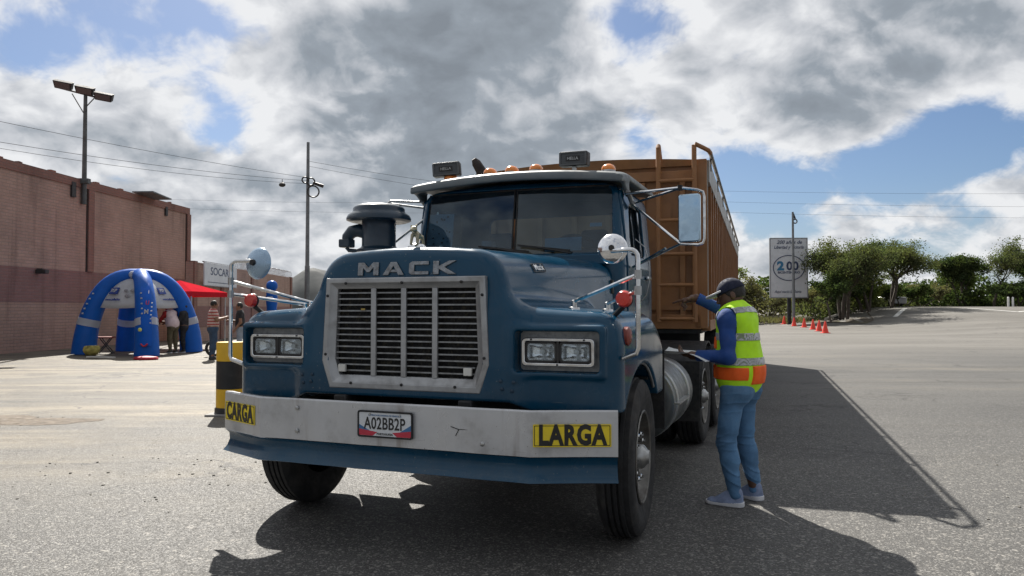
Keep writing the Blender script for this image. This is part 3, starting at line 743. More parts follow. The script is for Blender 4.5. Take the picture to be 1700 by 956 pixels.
# --- headlamps
for sx in (-1, 1):
    cx = .975 * sx
    h = thing('headlight', '', ''); del h['label']; del h['category']; h.parent = truck
    MB().box((cx, -.462, 1.203), (.485, .006, .230)).build('back_panel', GREYP, h, smooth=0)
    x0, x1 = cx - .218, cx + .218; z0, z1 = 1.119, 1.279
    frame_mb(rrect(x0, x1, z0, z1, .025), rrect(x0 + .02, x1 - .02, z0 + .018, z1 - .018, .015), -.475, -.522).build('bezel', CHROME, h, bevel=.004)
    MB().box((cx, -.5, 1.199), (.016, .03, .13)).build('bezel_divider', BLACK, h, bevel=.002)
    for k in (-1, 1):
        lx = cx + k * .103
        frame_mb(rrect(lx - .094, lx + .094, 1.140, 1.258, .02), rrect(lx - .083, lx + .083, 1.151, 1.247, .014), -.478, -.512).build('lamp_rim', BLACK, h)
        rm = MB(); secs = []
        for q, yy in ((1., -.505), (.93, -.49), (.72, -.475), (.4, -.466), (.12, -.464)):
            secs.append([(lx + (p[0] - lx) * q, yy, 1.199 + (p[1] - 1.199) * q) for p in rrect(lx - .084, lx + .084, 1.150, 1.248, .02)])
        rm.loft(secs, caps=False).add(secs[-1], [tuple(range(len(secs[-1])))]).build('reflector', REFL, h, smooth=60)
        MB().ball((lx, -.484, 1.201), (.016, .012, .016), 10, 6).build('bulb', mat('bulb_glass', (.85, .86, .85), .1, 0, .05, 20), h)
        MB().box((lx, -.508, 1.199), (.166, .004, .096)).build('lens', LENS, h, smooth=0)
    for (px_, pz_) in ((x0 + .06, z1 - .008), (x1 - .06, z1 - .008), (cx, z0 + .01)):
        MB().box((px_, -.524, pz_), (.010, .006, .010)).build('clip', BLACK, h, smooth=0)

# --- bumper: silver-white plate over a blue flared skirt
path = [(-1.342, -.585), (-.90, -.768), (.90, -.768), (1.342, -.585)]
def sweep(sec, pathp, dz=lambda x: 0):
    pts = [Vector((p[0], p[1])) for p in pathp]; secs = []
    for i, p in enumerate(pts):
        ns = []
        for a, b in ((i - 1, i), (i, i + 1)):
            if 0 <= a and b < len(pts):
                d = (pts[b] - pts[a]).normalized(); ns.append(Vector((d.y, -d.x)))
        nn = sum(ns, Vector((0, 0))).normalized(); k = 1 / max(.3, nn.dot(ns[0]))
        secs.append([(p.x + nn.x * o * k, p.y + nn.y * o * k, z + dz(p.x)) for o, z in sec])
    return secs
def densify(pp, step=.12):
    out = []
    for a, b in zip(pp[:-1], pp[1:]):
        m = max(1, int(math.hypot(b[0] - a[0], b[1] - a[1]) / step))
        out += [(a[0] + (b[0] - a[0]) * i / m, a[1] + (b[1] - a[1]) * i / m) for i in range(m)]
    return out + [pp[-1]]
bp_ = densify(path)
wob = [(x, y + .004 * sin(7 * x) + .003 * sin(17 * x + 1)) for x, y in bp_]
bump = thing('bumper', '', ''); del bump['label']; del bump['category']; bump.parent = truck
MB().loft(sweep([(-.05, .892), (-.006, .897), (0, .888), (.002, .77), (0, .645), (-.012, .643), (-.012, .885), (-.05, .885)], wob)).build('bumper_plate', BUMPW, bump, smooth=25)
MB().loft(sweep([(-.004, .641), (-.030, .618), (-.034, .575), (-.016, .535), (.012, .506), (.0, .502), (-.05, .545), (-.055, .640)], wob)).build('bumper_skirt', BLUE, bump, smooth=50)
MB().box((0, -.66, .76), (1.5, .10, .16)).build('bumper_beam', FRAMEB, bump, smooth=0)
# scratch on the plate
sc = MB(); xs_ = [(.43, .775), (.50, .772), (.545, .745)]
for a, b in (((.425, .785), (.47, .772)), ((.47, .772), (.545, .772)), ((.545, .772), (.60, .742)), ((.455, .735), (.475, .77))):
    sc.tube([(a[0], -.772, a[1]), (b[0], -.772, b[1])], .0022, 4)
sc.build('scratch', INK, bump, smooth=0)
for (x, z) in ((-.62, .70), (.62, .70), (-.62, .84)):
    MB().lathe([(.014, 0), (.014, .006), (.008, .010)], 10, Matrix.Translation((x, -.770, z)) @ Matrix.Rotation(pi / 2, 4, 'X')).build('bolt', STEEL, bump)
# decals on the two swept ends
for sx, txt in ((-1, 'CARGA'), (1, 'LARGA')):
    a = Vector((.90 * sx, -.768, 0)); b = Vector((1.342 * sx, -.585, 0))
    mid = a + (b - a) * (.475 if sx > 0 else .54); ux = (b - a).normalized() * sx; zc = .762 if sx > 0 else .772
    nrm = ux.cross(Vector((0, 0, 1)))
    W = .425 if sx > 0 else .40; H = .122
    M = basis((mid.x + nrm.x * .009, mid.y + nrm.y * .009, zc), ux, (0, 0, 1))
    d = MB().prism(rrect(-W / 2, W / 2, -H / 2, H / 2, .003, 1), -.004, .0, 'xy', M).build('decal', YEL, truck, smooth=0)
    frame_mb([tuple(p) for p in rrect(-W / 2 + .004, W / 2 - .004, -H / 2 + .004, H / 2 - .004, .003, 1)], [tuple(p) for p in rrect(-W / 2 + .008, W / 2 - .008, -H / 2 + .008, H / 2 - .008, .003, 1)], .0002, .0012, 'xy')
    fm = frame_mb(rrect(-W / 2 + .006, W / 2 - .006, -H / 2 + .006, H / 2 - .006, .003, 1), rrect(-W / 2 + .0095, W / 2 - .0095, -H / 2 + .0095, H / 2 - .0095, .003, 1), .0004, .0012, 'xy')
    fm.v = [tuple(M @ Vector(v)) for v in fm.v]; fm.build('border', INK, d, smooth=0)
    text_on(txt, .145, M @ Matrix.Translation((0, -.001, .0014)), INK, d, bold=.046, depth=.0008, space=1.12, xs=(W - .055) / (.145 * (3.55 if sx < 0 else 3.45)))
# licence plate
PM = basis((.006, -.784, .773), (1, 0, 0), (0, 0, 1))
lp = MB().prism(rrect(-.178, .178, -.072, .072, .012), -.006, 0, 'xy', PM).build('licence_plate', PLW, truck, smooth=0)
fm = frame_mb(rrect(-.184, .184, -.078, .078, .015), rrect(-.174, .174, -.068, .068, .010), -.006, .003, 'xy'); fm.v = [tuple(PM @ Vector(v)) for v in fm.v]; fm.build('plate_rim', FRAMEB, lp)
MB().prism([(-.173, -.067), (-.08, -.067), (-.05, -.045), (-.173, -.030)], .0002, .001, 'xy', PM).build('plate_band', PLR, lp, smooth=0)
MB().prism([(.173, -.067), (.08, -.067), (.05, -.045), (.173, -.030)][::-1], .0002, .001, 'xy', PM).build('plate_band', PLR, lp, smooth=0)
MB().prism([(-.173, -.0295), (-.10, -.039), (-.173, -.004)], .0002, .001, 'xy', PM).build('plate_band', PLB, lp, smooth=0)
MB().prism([(.173, -.0295), (.10, -.039), (.173, .004)][::-1], .0002, .001, 'xy', PM).build('plate_band', PLB, lp, smooth=0)
text_on('A02BB2P', .098, PM @ Matrix.Translation((-.002, .002, .0016)), INK, lp, bold=.012, depth=.0008, xs=.72, space=1.03)
text_on('REPUBLICA BOLIVARIANA DE VENEZUELA', .013, PM @ Matrix.Translation((0, .052, .0016)), PLB, lp, bold=.01, depth=.0005, xs=.9)
text_on('PORTUGUESA', .017, PM @ Matrix.Translation((0, -.056, .0016)), INK, lp, bold=.02, depth=.0005, xs=1.0)
for x in (-.1, .1):
    MB().lathe([(.007, 0), (.007, .005)], 8, PM @ Matrix.Translation((x, .058, 0))).build('bolt', STEEL, lp)

# --- wheels
def wheel(name, x_out, y, side, dual=False, R_=.505, w=.275):
    """side +1: outer face towards +x"""
    wr = thing(name, '', ''); del wr['label']; del wr['category']; wr.parent = truck_parent; wr.location = (x_out, y, R_)
    if side < 0: wr.rotation_euler.z = pi
    for t in range(2 if dual else 1):
        o = -t * (w + .05)
        prof = [(.285, -w + .02 + o), (.33, -w + .012 + o), (.40, -w - .002 + o), (.455, -w + .004 + o), (.488, -w + .025 + o)]
        for g in range(4):
            a = -w + .045 + g * (w - .09) / 4 + o; b = a + (w - .09) / 4 - .014
            prof += [(.503, a), (.503, b), (.489, b + .002), (.489, b + .012)]
        prof += [(.488, -.025 + o), (.470, -.010 + o), (.455, -.004 + o), (.43, .003 + o), (.40, .002 + o), (.36, -.006 + o), (.33, -.012 + o), (.285, -.02 + o)]
        prof = [(r * R_ / .505, h) for r, h in prof]
        tm = MB().lathe(prof, 48, axis='x', caps=False)
        tm.build('tyre', RUBBER, wr, smooth=35)
    rim = MB().lathe([(.292, -.018), (.296, -.012), (.288, -.006), (.276, -.012), (.268, -.05), (.25, -.085), (.205, -.095), (.17, -.070), (.12, -.066), (.0, -.066)], 40, axis='x', caps=False).build('rim', mat('wheel_steel', (.17, .165, .155), .45, .8, .25, 8, dirt=(.10, .08, .065), dscale=6, damt=.7), wr, smooth=40)
    MB().lathe([(.078, -.066), (.078, -.02), (.07, -.005), (.045, .015), (.04, .028), (.0, .03)], 20, axis='x').build('hub', STEEL, wr)
    for k in range(10):
        q = 2 * pi * k / 10
        MB().lathe([(.017, -.072), (.017, -.035), (.010, -.028), (.010, -.018)], 6, Matrix.Translation((0, .142 * cos(q), .142 * sin(q))), axis='x').build('wheel_nut', CHROME, wr)
    for k in range(5):
        q = 2 * pi * (k + .5) / 5
        MB().ball((-.079, .228 * cos(q), .228 * sin(q)), (.006, .026, .026), 10, 6).build('hand_hole', FRAMEB, wr)
    return wr
truck_parent = truck
for w_ in (wheel('front_wheel', 1.335, AY + .07, 1, w=.23), wheel('front_wheel', -1.335, AY + .07, -1, w=.24)): w_.rotation_euler.z += R(2.5)
for yy in (3.75, 5.02):
    wheel('rear_wheel', 1.29, yy, 1, True); wheel('rear_wheel', -1.29, yy, -1, True)
MB().tube([(-1.05, AY, .5), (-.7, AY, .42), (.7, AY, .42), (1.05, AY, .5)], .06, 8).build('front_axle', FRAMEB, truck)
for yy in (3.75, 5.02): MB().tube([(-1.2, yy, .5), (-.25, yy, .5), (-.2, yy, .5), (.2, yy, .5), (.25, yy, .5), (1.2, yy, .5)], [.07, .07, .2, .2, .07, .07], 12).build('rear_axle', FRAMEB, truck)
for sx in (-1, 1):
    MB().box((.43 * sx, 2.5, .78), (.09, 6.2, .26)).build('chassis_rail', FRAMEB, truck, bevel=.01)
MB().lathe([(.28, 0), (.30, .02), (.30, .22), (.26, .26)], 20, Matrix.Translation((0, .35, .40))).build('oil_pan', FRAMEB, truck)
MB().lathe([(.55, 0), (.55, .05), (.1, .08)], 24, Matrix.Translation((0, 4.3, .95))).build('fifth_wheel', FRAMEB, truck)
# arch trims, mudflaps
for sx in (-1, 1):
    pts = [(1.318 * sx, AY - .607 * cos(R(a)), .5 + .607 * sin(R(a))) for a in np.linspace(43, 137, 20)]
    MB().tube(pts, .011, 6).build('arch_trim', STEEL, truck)
    MB().box((1.12 * sx, .945, .86), (.42, .012, .58)).build('mudflap', RUBBER, truck, bevel=.004)
    MB().box((1.05 * sx, .70, .98), (.50, .5, .02)).build('inner_fender', FRAMEB, truck)
# fender marker lamps
for sx in (-1, 1):
    x = hood_x(-.33, 1.29)
    MB().lathe([(.055, -.012), (.055, .012), (.04, .024), (0, .028)], 20, Matrix.Translation((x * sx, -.335, 1.29)) @ Matrix.Rotation(0 if sx > 0 else pi, 4, 'Z'), axis='x').build('side_marker', REDD, truck)

# --- fender mirrors on looped tubes, with stays and round red lamps
for sx in (-1, 1):
    m = thing('fender_mirror', '', ''); del m['label']; del m['category']; m.parent = truck
    tx, ty = 1.425 * sx, -.45
    zb, ztop = (1.20 if sx > 0 else 1.10), 1.78
    q = [(tx - .09 * sx, ty + .02, zb - .03), (tx - .01 * sx, ty, zb)] + [(tx, ty, z) for z in (zb + .03, 1.45, 1.70)]
    q += [(tx - (.045 - .045 * cos(R(a))) * sx, ty + .0, 1.735 + .045 * sin(R(a))) for a in (20, 45, 70, 90)] + [(1.30 * sx, ty + .03, ztop), (1.265 * sx, ty + .05, ztop)]
    MB().tube(q, .0145, 10).build('mirror_arm', CHROME, m)
    zz = 1.795 if sx > 0 else 1.765
    k_ = .83 if sx > 0 else 1.06
    M = Matrix.Translation((1.262 * sx, ty + .075, zz)) @ Matrix.Scale(k_, 4) @ Matrix.Rotation(R(4 * sx), 4, 'Z') @ Matrix.Rotation(R(-4), 4, 'X')
    MB().lathe([(.0, -.038), (.02, -.038), (.05, -.030), (.085, -.014), (.103, .004), (.106, .012), (.098, .018), (0, .018)], 32, M, axis='y').build('mirror_head', mat('mirror_dome', (.80, .81, .83), .16, 1, .03, 5, rvar=.03) if sx > 0 else mat('mirror_shell_blue', (.33, .45, .58), .25, .5, .1, 5), m)
    MB().lathe([(.018, -.055), (.022, -.036)], 10, M, axis='y').build('mirror_nut', BLACK, m)
    for (bx, by) in ((.97, -.16), (1.14, .0)):
        bz = hood_z(bx * sx, by)
        p1 = Vector((bx * sx, by, bz + .045)); p2 = Vector((tx, ty, 1.64 if bx < 1 else 1.55))
        MB().tube([p1, p2], .012, 8).build('stay', CHROME, m)
        MB().lathe([(.038, -.012), (.034, .010), (.018, .016), (.018, .05), (.010, .058)], 12, Matrix.Translation((bx * sx, by, bz))).build('stay_foot', CHROME, m)
        MB().tube([p2 + Vector((0, 0, -.025)), p2 + Vector((0, 0, .025))], .021, 8).build('clamp', STEEL, m)
    fz = hood_z(1.25 * sx, -.32)
    l = MB().lathe([(.0, -.035), (.045, -.034), (.055, -.02), (.058, .0), (.058, .012), (.04, .03), (0, .034)], 24, Matrix.Translation((1.325 * sx, -.36, 1.505)) @ Matrix.Scale(.84, 4), axis='y').build('turn_signal', REDL, truck)
    MB().lathe([(.060, -.004), (.062, .010), (.045, .034), (.0, .036)], 24, Matrix.Translation((1.325 * sx, -.352, 1.505)) @ Matrix.Scale(.84, 4), axis='y').build('lamp_shell', FRAMEB, l)
    MB().tube([(1.325 * sx, -.34, 1.47), (1.25 * sx, -.30, fz - .01)], .016, 8).build('lamp_stem', FRAMEB, l)
# side badge
bx = hood_x(-.02, 1.712); q0 = np.array([[bx, -.02, 1.712]], np.float32); e_ = .004
gn = Vector([float(hood_core(q0 + np.eye(3, dtype=np.float32)[i] * e_)[0] - hood_core(q0 - np.eye(3, dtype=np.float32)[i] * e_)[0]) for i in range(3)]).normalized()
ux = Vector((0, 1, 0)); ux = (ux - gn * ux.dot(gn)).normalized(); uy = gn.cross(ux)
BM = basis(Vector(q0[0].tolist()) + gn * .001, ux, uy)
badge = frame_mb(rrect(-.082, .082, -.032, .032, .004, 1), rrect(-.077, .077, -.027, .027, .003, 1), .0, .006, 'xy'); badge.v = [tuple(BM @ Vector(v)) for v in badge.v]
badge = badge.build('badge', mat('badge_dark', (.05, .055, .06), .4, .5), truck, smooth=0)
text_on('Mack', .062, BM @ Matrix.Translation((0, 0, .003)), CHROME, badge, bold=.012, depth=.004, xs=.98)
# bolts low on the nose
for sx in (-1, 1):
    for (x, z) in ((.66, .985), (.72, .975), (.65, 1.03), (.73, 1.025)):
        y = hood_y(x * sx, z)
        MB().lathe([(.011, 0), (.011, .006), (.006, .009)], 8, Matrix.Translation((x * sx, y, z)) @ Matrix.Rotation(pi / 2, 4, 'X')).build('bolt', BLUE_D, truck)

# --- cab
def cab_out(P):
    x = np.abs(P[..., 0]); y = P[..., 1]; z = P[..., 2]
    yf = 1.27 + .17 * np.clip(z - 1.86, 0, 1)
    hw = .955 - .09 * np.clip(z - 1.8, 0, 1)
    d = smax(x - hw, np.maximum(yf - y, y - 2.55), .12)
    return smax(d, np.maximum(z - (2.535 - .05 * (x / .9) ** 2), .93 - z), .10)
def cab(P):
    x = np.abs(P[..., 0]); y = P[..., 1]; z = P[..., 2]; Q = np.stack([x, y, z], -1)
    o = cab_out(P); d = np.maximum(o, -(o + .045))
    ws = smax(smax(x - .85 + .05 * (z - 2.1), np.maximum(1.905 - z, z - 2.47), .09), y - 1.55, .01)
    d = smax(d, -ws, .014)
    sw = smax(np.maximum(1.47 + .25 * np.clip(z - 1.86, 0, 1) - y, y - 2.16), np.maximum(1.875 - z, z - 2.36), .08); sw = np.maximum(sw, .7 - x)
    d = smax(d, -sw, .014)
    rw = smax(x - .72, np.maximum(1.96 - z, z - 2.36), .08); rw = np.maximum(rw, 2.3 - y)
    return smax(d, -rw, .014)
cabo = sdf_obj('cab', cab, (-1.0, 1.2, .9), (1.0, 2.62, 2.6), .017, [BLUE, INT], truck,
               slot=lambda C: (cab_out(C.astype(np.float32)) < -.03).astype(int))
for sx in (-1, 1):
    def door(P):
        x = P[..., 0] * sx; y = P[..., 1]; z = P[..., 2]
        d = np.abs(cab_out(P) - .004) - .008
        reg = smax(np.maximum(1.40 - y, y - 2.28), np.maximum(1.02 - z, z - 2.43), .06)
        sw = smax(np.maximum(1.50 + .25 * np.clip(z - 1.86, 0, 1) - y, y - 2.13), np.maximum(1.90 - z, z - 2.335), .08)
        d = smax(smax(d, reg, .01), -sw, .008)
        return np.maximum(d, .6 - x)
    dr = sdf_obj('door', door, (.84 if sx > 0 else -1.0, 1.36, .98), (1.0 if sx > 0 else -.84, 2.34, 2.48), .011, BLUE, truck)
    MB().box((.985 * sx, 2.16, 1.72), (.03, .15, .03)).build('handle', CHROME, dr, bevel=.008)
    sp = [(.918 * sx, 1.50, 1.89), (.918 * sx, 2.14, 1.89), (.872 * sx, 2.14, 2.345), (.872 * sx, 1.61, 2.345)]
    g = MB(); nn = Vector((sx, 0, 0))
    g.add([tuple(Vector(p) - nn * (.02 + t)) for t in (0, .005) for p in sp], [(0, 1, 2, 3), (7, 6, 5, 4), (0, 4, 5, 1), (1, 5, 6, 2), (2, 6, 7, 3), (3, 7, 4, 0)]).build('side_window', SGLASS, dr, smooth=0)
    fr = [Vector(p) + nn * .008 for p in sp]
    MB().tube(fr + [fr[0]], .010, 6).build('window_trim', CHROME, dr)
# windscreen in two panes
for sx in (-1, 1):
    yb, yt = 1.305, 1.39
    pp = [(.012 * sx, yb, 1.90), (.855 * sx, yb + .02, 1.90), (.835 * sx, yt + .02, 2.46), (.012 * sx, yt, 2.46)]
    MB().add([(p[0], p[1] + t, p[2]) for t in (0, .006) for p in pp], [(0, 1, 2, 3), (7, 6, 5, 4), (0, 4, 5, 1), (1, 5, 6, 2), (2, 6, 7, 3), (3, 7, 4, 0)]).build('windscreen_pane', WGLASS, truck, smooth=0)
    fr = [Vector((p[0], p[1] - .004, p[2])) for p in pp]
    MB().tube(fr + [fr[0]], .008, 6).build('windscreen_seal', BLACK, truck)
    # wiper
    w = [(.30 * sx + .14, 1.262, 1.895), (.30 * sx - .12, 1.275, 1.95)]
    MB().tube([(.18 * sx + .35, 1.25, 1.90), (.18 * sx + .05, 1.272, 1.955)], .008, 6).build('wiper_arm', BLACK, truck)
    MB().box((.18 * sx + .10, 1.278, 1.952), (.46, .014, .016), rot=Matrix.Rotation(R(7), 3, 'Y')).build('wiper_blade', BLACK, truck)
# cowl strip below the glass
MB().prism([(1.20, 1.80), (1.20, 1.885), (1.285, 1.905), (1.285, 1.80)], -.84, .84, 'yz').build('cowl', BLUE, truck, bevel=.01)
# interior: seats, wheel, dash, papers behind the glass
MB().box((0, 1.42, 1.80), (1.66, .22, .16)).build('dashboard', INT, truck, bevel=.03)
for sx in (-1, 1):
    MB().box((.47 * sx, 2.14, 1.70), (.50, .14, .62), rot=Matrix.Rotation(R(-8), 3, 'X')).build('seat_back', INT, truck, bevel=.04)
    MB().box((.47 * sx, 2.2, 2.10), (.26, .09, .17)).build('headrest', INT, truck, bevel=.04)
    MB().box((.47 * sx, 1.92, 1.42), (.50, .5, .14)).build('seat_cushion', INT, truck, bevel=.04)
MB().lathe([(.215 + .014 * cos(R(a)), .014 * sin(R(a))) for a in range(0, 360, 45)], 28, Matrix.Translation((.47, 1.62, 1.90)) @ Matrix.Rotation(R(-52), 4, 'X'), closed=True).build('steering_wheel', BLACK, truck)
M = basis((-.745, 1.40, 2.145), (1, .08, 0), (0, .15, 1))
pb = MB().box((0, 0, 0), (.27, .30, .004), M).build('paper_sheet', cloth_mat('thin_paper', (.88, .90, .90), .5), truck, smooth=0)
rg = random.Random(3); fl = MB()
for k in range(16):
    fl.ball((rg.uniform(-.11, .11), rg.uniform(-.13, .13), .004), (rg.uniform(.004, .013), rg.uniform(.004, .012), .001), 6, 4, M)
fl.build('ink_blots', INK, pb, smooth=0)
MB().box((0, 0, 0), (.32, .115, .004), basis((.42, 1.375, 1.985), (1, 0, .02), (0, .15, 1))).build('permit_card', mat('pale_blue_card', (.30, .47, .52), .6), truck, smooth=0)
MB().box((0, 0, 0), (.10, .03, .004), basis((.70, 1.385, 2.14), (1, 0, 0), (0, .15, 1))).build('sticker', PAPER, truck, smooth=0)
MB().box((0, 0, 0), (.10, .06, .10), basis((-.33, 1.55, 2.02), (1, 0, 0), (0, 0, 1))).build('dash_box', mat('grey_item', (.3, .3, .32), .5), truck, bevel=.01)
# roof cap with projecting visor
def roof(P):
    x = np.abs(P[..., 0]); y = P[..., 1]; z = P[..., 2]
    top = 2.636 - .058 * (x / .9) ** 2 - .05 * np.clip((1.62 - y) / .42, 0, 1) ** 2
    d = smax(x - (.955 + .0 * y), np.maximum(1.195 + .03 * (x / .9) ** 3 - y, y - 2.6), .03)
    sol = smax(d, z - top, .05)
    under = z - (top - np.where(y > 1.5, .065, .075))
    sol = smax(sol, -under, .02)
    # cheeks: the visor closes down to the pillars at both ends
    ch = smax(np.maximum(np.abs(x - .935) - .018, np.abs(y - 1.36) - .15), np.maximum(2.36 + .55 * np.clip(1.52 - y, 0, 1) - z, z - top + .02), .02)
    return smin(sol, ch, .02)
sdf_obj('roof_visor', roof, (-1.02, 1.14, 2.3), (1.02, 2.66, 2.66), .016, VISOR, truck)
# roof marker lamps
for x in (-.68, -.29, -.085, .14, .78):
    z = 2.636 - .058 * (x / .9) ** 2 - .004
    l = MB().ball((x, 1.50, z + .022), (.060, .075, .046), 14, 8).build('marker_lamp', AMBER, truck)
    MB().lathe([(.058, -.01), (.056, .006)], 14, Matrix.Translation((x, 1.50, z + .006)) @ Matrix.Diagonal((1.05, 1.3, 1, 1))).build('lamp_base', STEEL, l)
# two rectangular work lamps on the roof
for (x, z, rz, ry) in ((-.700, 2.700, 14, -4), (.495, 2.708, -2, 1)):
    M = Matrix.Translation((x, 1.46, z)) @ Matrix.Rotation(R(rz), 4, 'Z') @ Matrix.Rotation(R(ry), 4, 'Y')
    s = MB().prism(rrect(-.125, .125, -.062, .062, .014), -.04, .05, 'xz', M).build('roof_spotlight', BLACK, truck, bevel=.006)
    fm = frame_mb(rrect(-.120, .120, -.058, .058, .012), rrect(-.104, .104, -.044, .044, .008), -.052, -.040, 'xz'); fm.v = [tuple(M @ Vector(v)) for v in fm.v]; fm.build('spot_rim', mat('grey_rim', (.10, .105, .11), .4, .4), s, bevel=.002)
    MB().box((0, -.043, 0), (.208, .004, .088), M).build('spot_cover', mat('lamp_cover', (.055, .06, .065), .35), s, smooth=0)
    MB().box((0, -.047, 0), (.12, .004, .042), M).build('cover_plate', BLACK, s, smooth=0)
    text_on('HELLA', .034, M @ basis((0, -.0497, 0), (1, 0, 0), (0, 0, 1)), STEEL, s, bold=.01, depth=.0006, xs=1.0)
    MB().box((0, 0, -.09), (.03, .03, .07), M).build('spot_foot', STEEL, s)
# exhaust stack behind the cab
MB().tube([(-.93, 2.78, .9), (-.93, 2.78, 2.86), (-.935, 2.77, 2.93), (-.97, 2.72, 3.01), (-.99, 2.70, 3.05)], [.06, .06, .058, .05, .025], 14).build('exhaust_stack', mat('sooty_steel', (.05, .042, .04), .5, .7, .3, 10), truck)

# --- air cleaner with mushroom cap and snorkel
AC = mat('air_cleaner_paint', (.006, .026, .050), .40, 0, .2, 5, coat=.2, dirt=(.07, .08, .085), damt=.3)
ac = thing('air_cleaner', '', ''); del ac['label']; del ac['category']; ac.parent = truck; ac.location = (-1.122, 1.0, 0)
MB().lathe([(.15, 1.15), (.15, 1.93), (.19, 1.935), (.19, 1.955), (.175, 1.962), (.152, 1.975), (.145, 1.99), (.145, 2.24)], 32).build('canister', AC, ac)
MB().lathe([(.15, 2.20), (.25, 2.195), (.276, 2.205), (.277, 2.222), (.262, 2.252), (.235, 2.268), (.222, 2.285), (.222, 2.305), (.21, 2.322), (.17, 2.338), (.13, 2.345), (.0, 2.348)], 40).build('cap', AC, ac)
MB().tube([(-.10, -.02, 2.10), (-.17, -.05, 2.125), (-.23, -.06, 2.115), (-.275, -.06, 2.07), (-.285, -.06, 2.00)], [.055, .058, .056, .05, .048], 12).build('snorkel', AC, ac)
MB().box((-.285, -.06, 2.015), (.11, .10, .075)).build('snorkel_end', AC, ac, bevel=.012)
MB().tube([(-.285, -.06, 1.98), (-.27, -.05, 1.955), (-.1, 0, 1.94)], .018, 8).build('snorkel_stay', AC, ac)

# --- door mirrors
for sx in (-1, 1):
    m = thing('door_mirror', '', ''); del m['label']; del m['category']; m.parent = truck
    cx, cy = (1.482, 1.20) if sx > 0 else (-1.235, 1.30)
    if sx > 0:
        pr = rrect(cx - .085, cx + .085, 1.955, 2.322, .022)
        M = Matrix.Translation((cx, cy, 0)) @ Matrix.Rotation(R(-9), 4, 'Z') @ Matrix.Translation((-cx, -cy, 0))
        MB().prism(pr, cy - .018, cy + .018, 'xz', M).build('mirror_shell', MIRBLUE, m, bevel=.010)
        MB().prism(rrect(cx - .075, cx + .075, 1.965, 2.312, .016), cy + .0185, cy + .021, 'xz', M).build('mirror_glass', MIRBACK, m, smooth=0)
        lp_ = [(1.41, cy, 2.375), (1.54, cy, 2.352), (1.583, cy, 2.335), (1.592, cy, 2.30), (1.592, cy, 1.98), (1.580, cy, 1.945), (1.545, cy, 1.932), (1.415, cy, 1.942)]
        MB().tube(lp_, .0105, 8).build('mirror_loop', CHROME, m)
        for a, b in (((.935, 1.42, 2.385), (1.41, cy, 2.375)), ((.95, 1.62, 2.33), (1.41, cy, 2.372)), ((.95, 1.60, 2.33), (1.415, cy, 1.945)), ((.98, 1.50, 1.79), (1.415, cy, 1.945)), ((1.02, 1.44, 1.80), (1.30, cy, 1.912))):
            MB().tube([a, b], .0105, 8).build('mirror_stay', CHROME, m)
        MB().tube([(.96, 1.42, 2.40), (.955, 1.66, 2.31)], .022, 8).build('mirror_bracket', STEEL, m)
        MB().lathe([(.02, -.02), (.02, .02)], 8, Matrix.Translation((1.413, cy, 2.374))).build('clamp', FRAMEB, m)
        # loose cable hanging from the stay
        MB().tube([(1.0, 1.5, 2.02), (1.08, 1.5, 1.95), (1.115, 1.5, 1.82), (1.118, 1.5, 1.68), (1.09, 1.5, 1.56), (1.04, 1.5, 1.50)], .005, 6).build('cable', STEEL, m)
    else:
        MB().prism(rrect(cx - .08, cx + .08, 1.955, 2.30, .022), cy - .016, cy + .016, 'xz').build('mirror_shell', BLACK, m, bevel=.01)
        for a, b in (((-.90, 1.40, 2.41), (-1.20, 1.33, 2.425)), ((-.89, 1.50, 2.36), (-1.20, 1.33, 2.40)), ((-.90, 1.40, 2.25), (-1.18, 1.33, 2.03))):
            MB().tube([a, b], .0105, 8).build('mirror_stay', STEEL, m)
        MB().tube([(-1.20, 1.33, 2.425), (-1.235, 1.32, 2.40), (-1.235, 1.32, 1.95), (-1.18, 1.33, 2.03)], .0105, 8).build('mirror_loop', STEEL, m)
# --- fuel tanks and steps
TANK = mat('tank_aluminium', (.15, .16, .165), .42, .85, .15, 6, dirt=(.12, .11, .10), dscale=3, damt=.6)
for sx in (-1, 1):
    t = thing('fuel_tank', '', ''); del t['label']; del t['category']; t.parent = truck
    cx, cz, r = .955 * sx, .66, .325
    MB().lathe([(.0, 1.68), (r - .06, 1.682), (r - .02, 1.69), (r, 1.705), (r, 2.80), (r - .02, 2.815), (0, 2.82)], 40, Matrix.Translation((cx, 0, cz)), axis='y').build('tank_drum', TANK, t)
    for yy in (1.86, 2.52):
        MB().lathe([(r + .003, yy - .04), (r + .010, yy - .036), (r + .010, yy + .036), (r + .003, yy + .04)], 40, Matrix.Translation((cx, 0, cz)), axis='y').build('tank_strap', STEEL, t)
    MB().lathe([(.045, 0), (.045, .06), (.03, .07)], 12, Matrix.Translation((cx + .05 * sx, 2.1, cz + r - .02))).build('filler_cap', FRAMEB, t)
    MB().box((cx + .22 * sx, 2.0, cz + .0), (.30, .6, .012), rot=Matrix.Rotation(R(0), 3, 'Y')).build('tank_step', STEEL, t)
    MB().box((.95 * sx, 1.32, .80), (.34, .34, .30)).build('battery_box', FRAMEB, truck, bevel=.02)

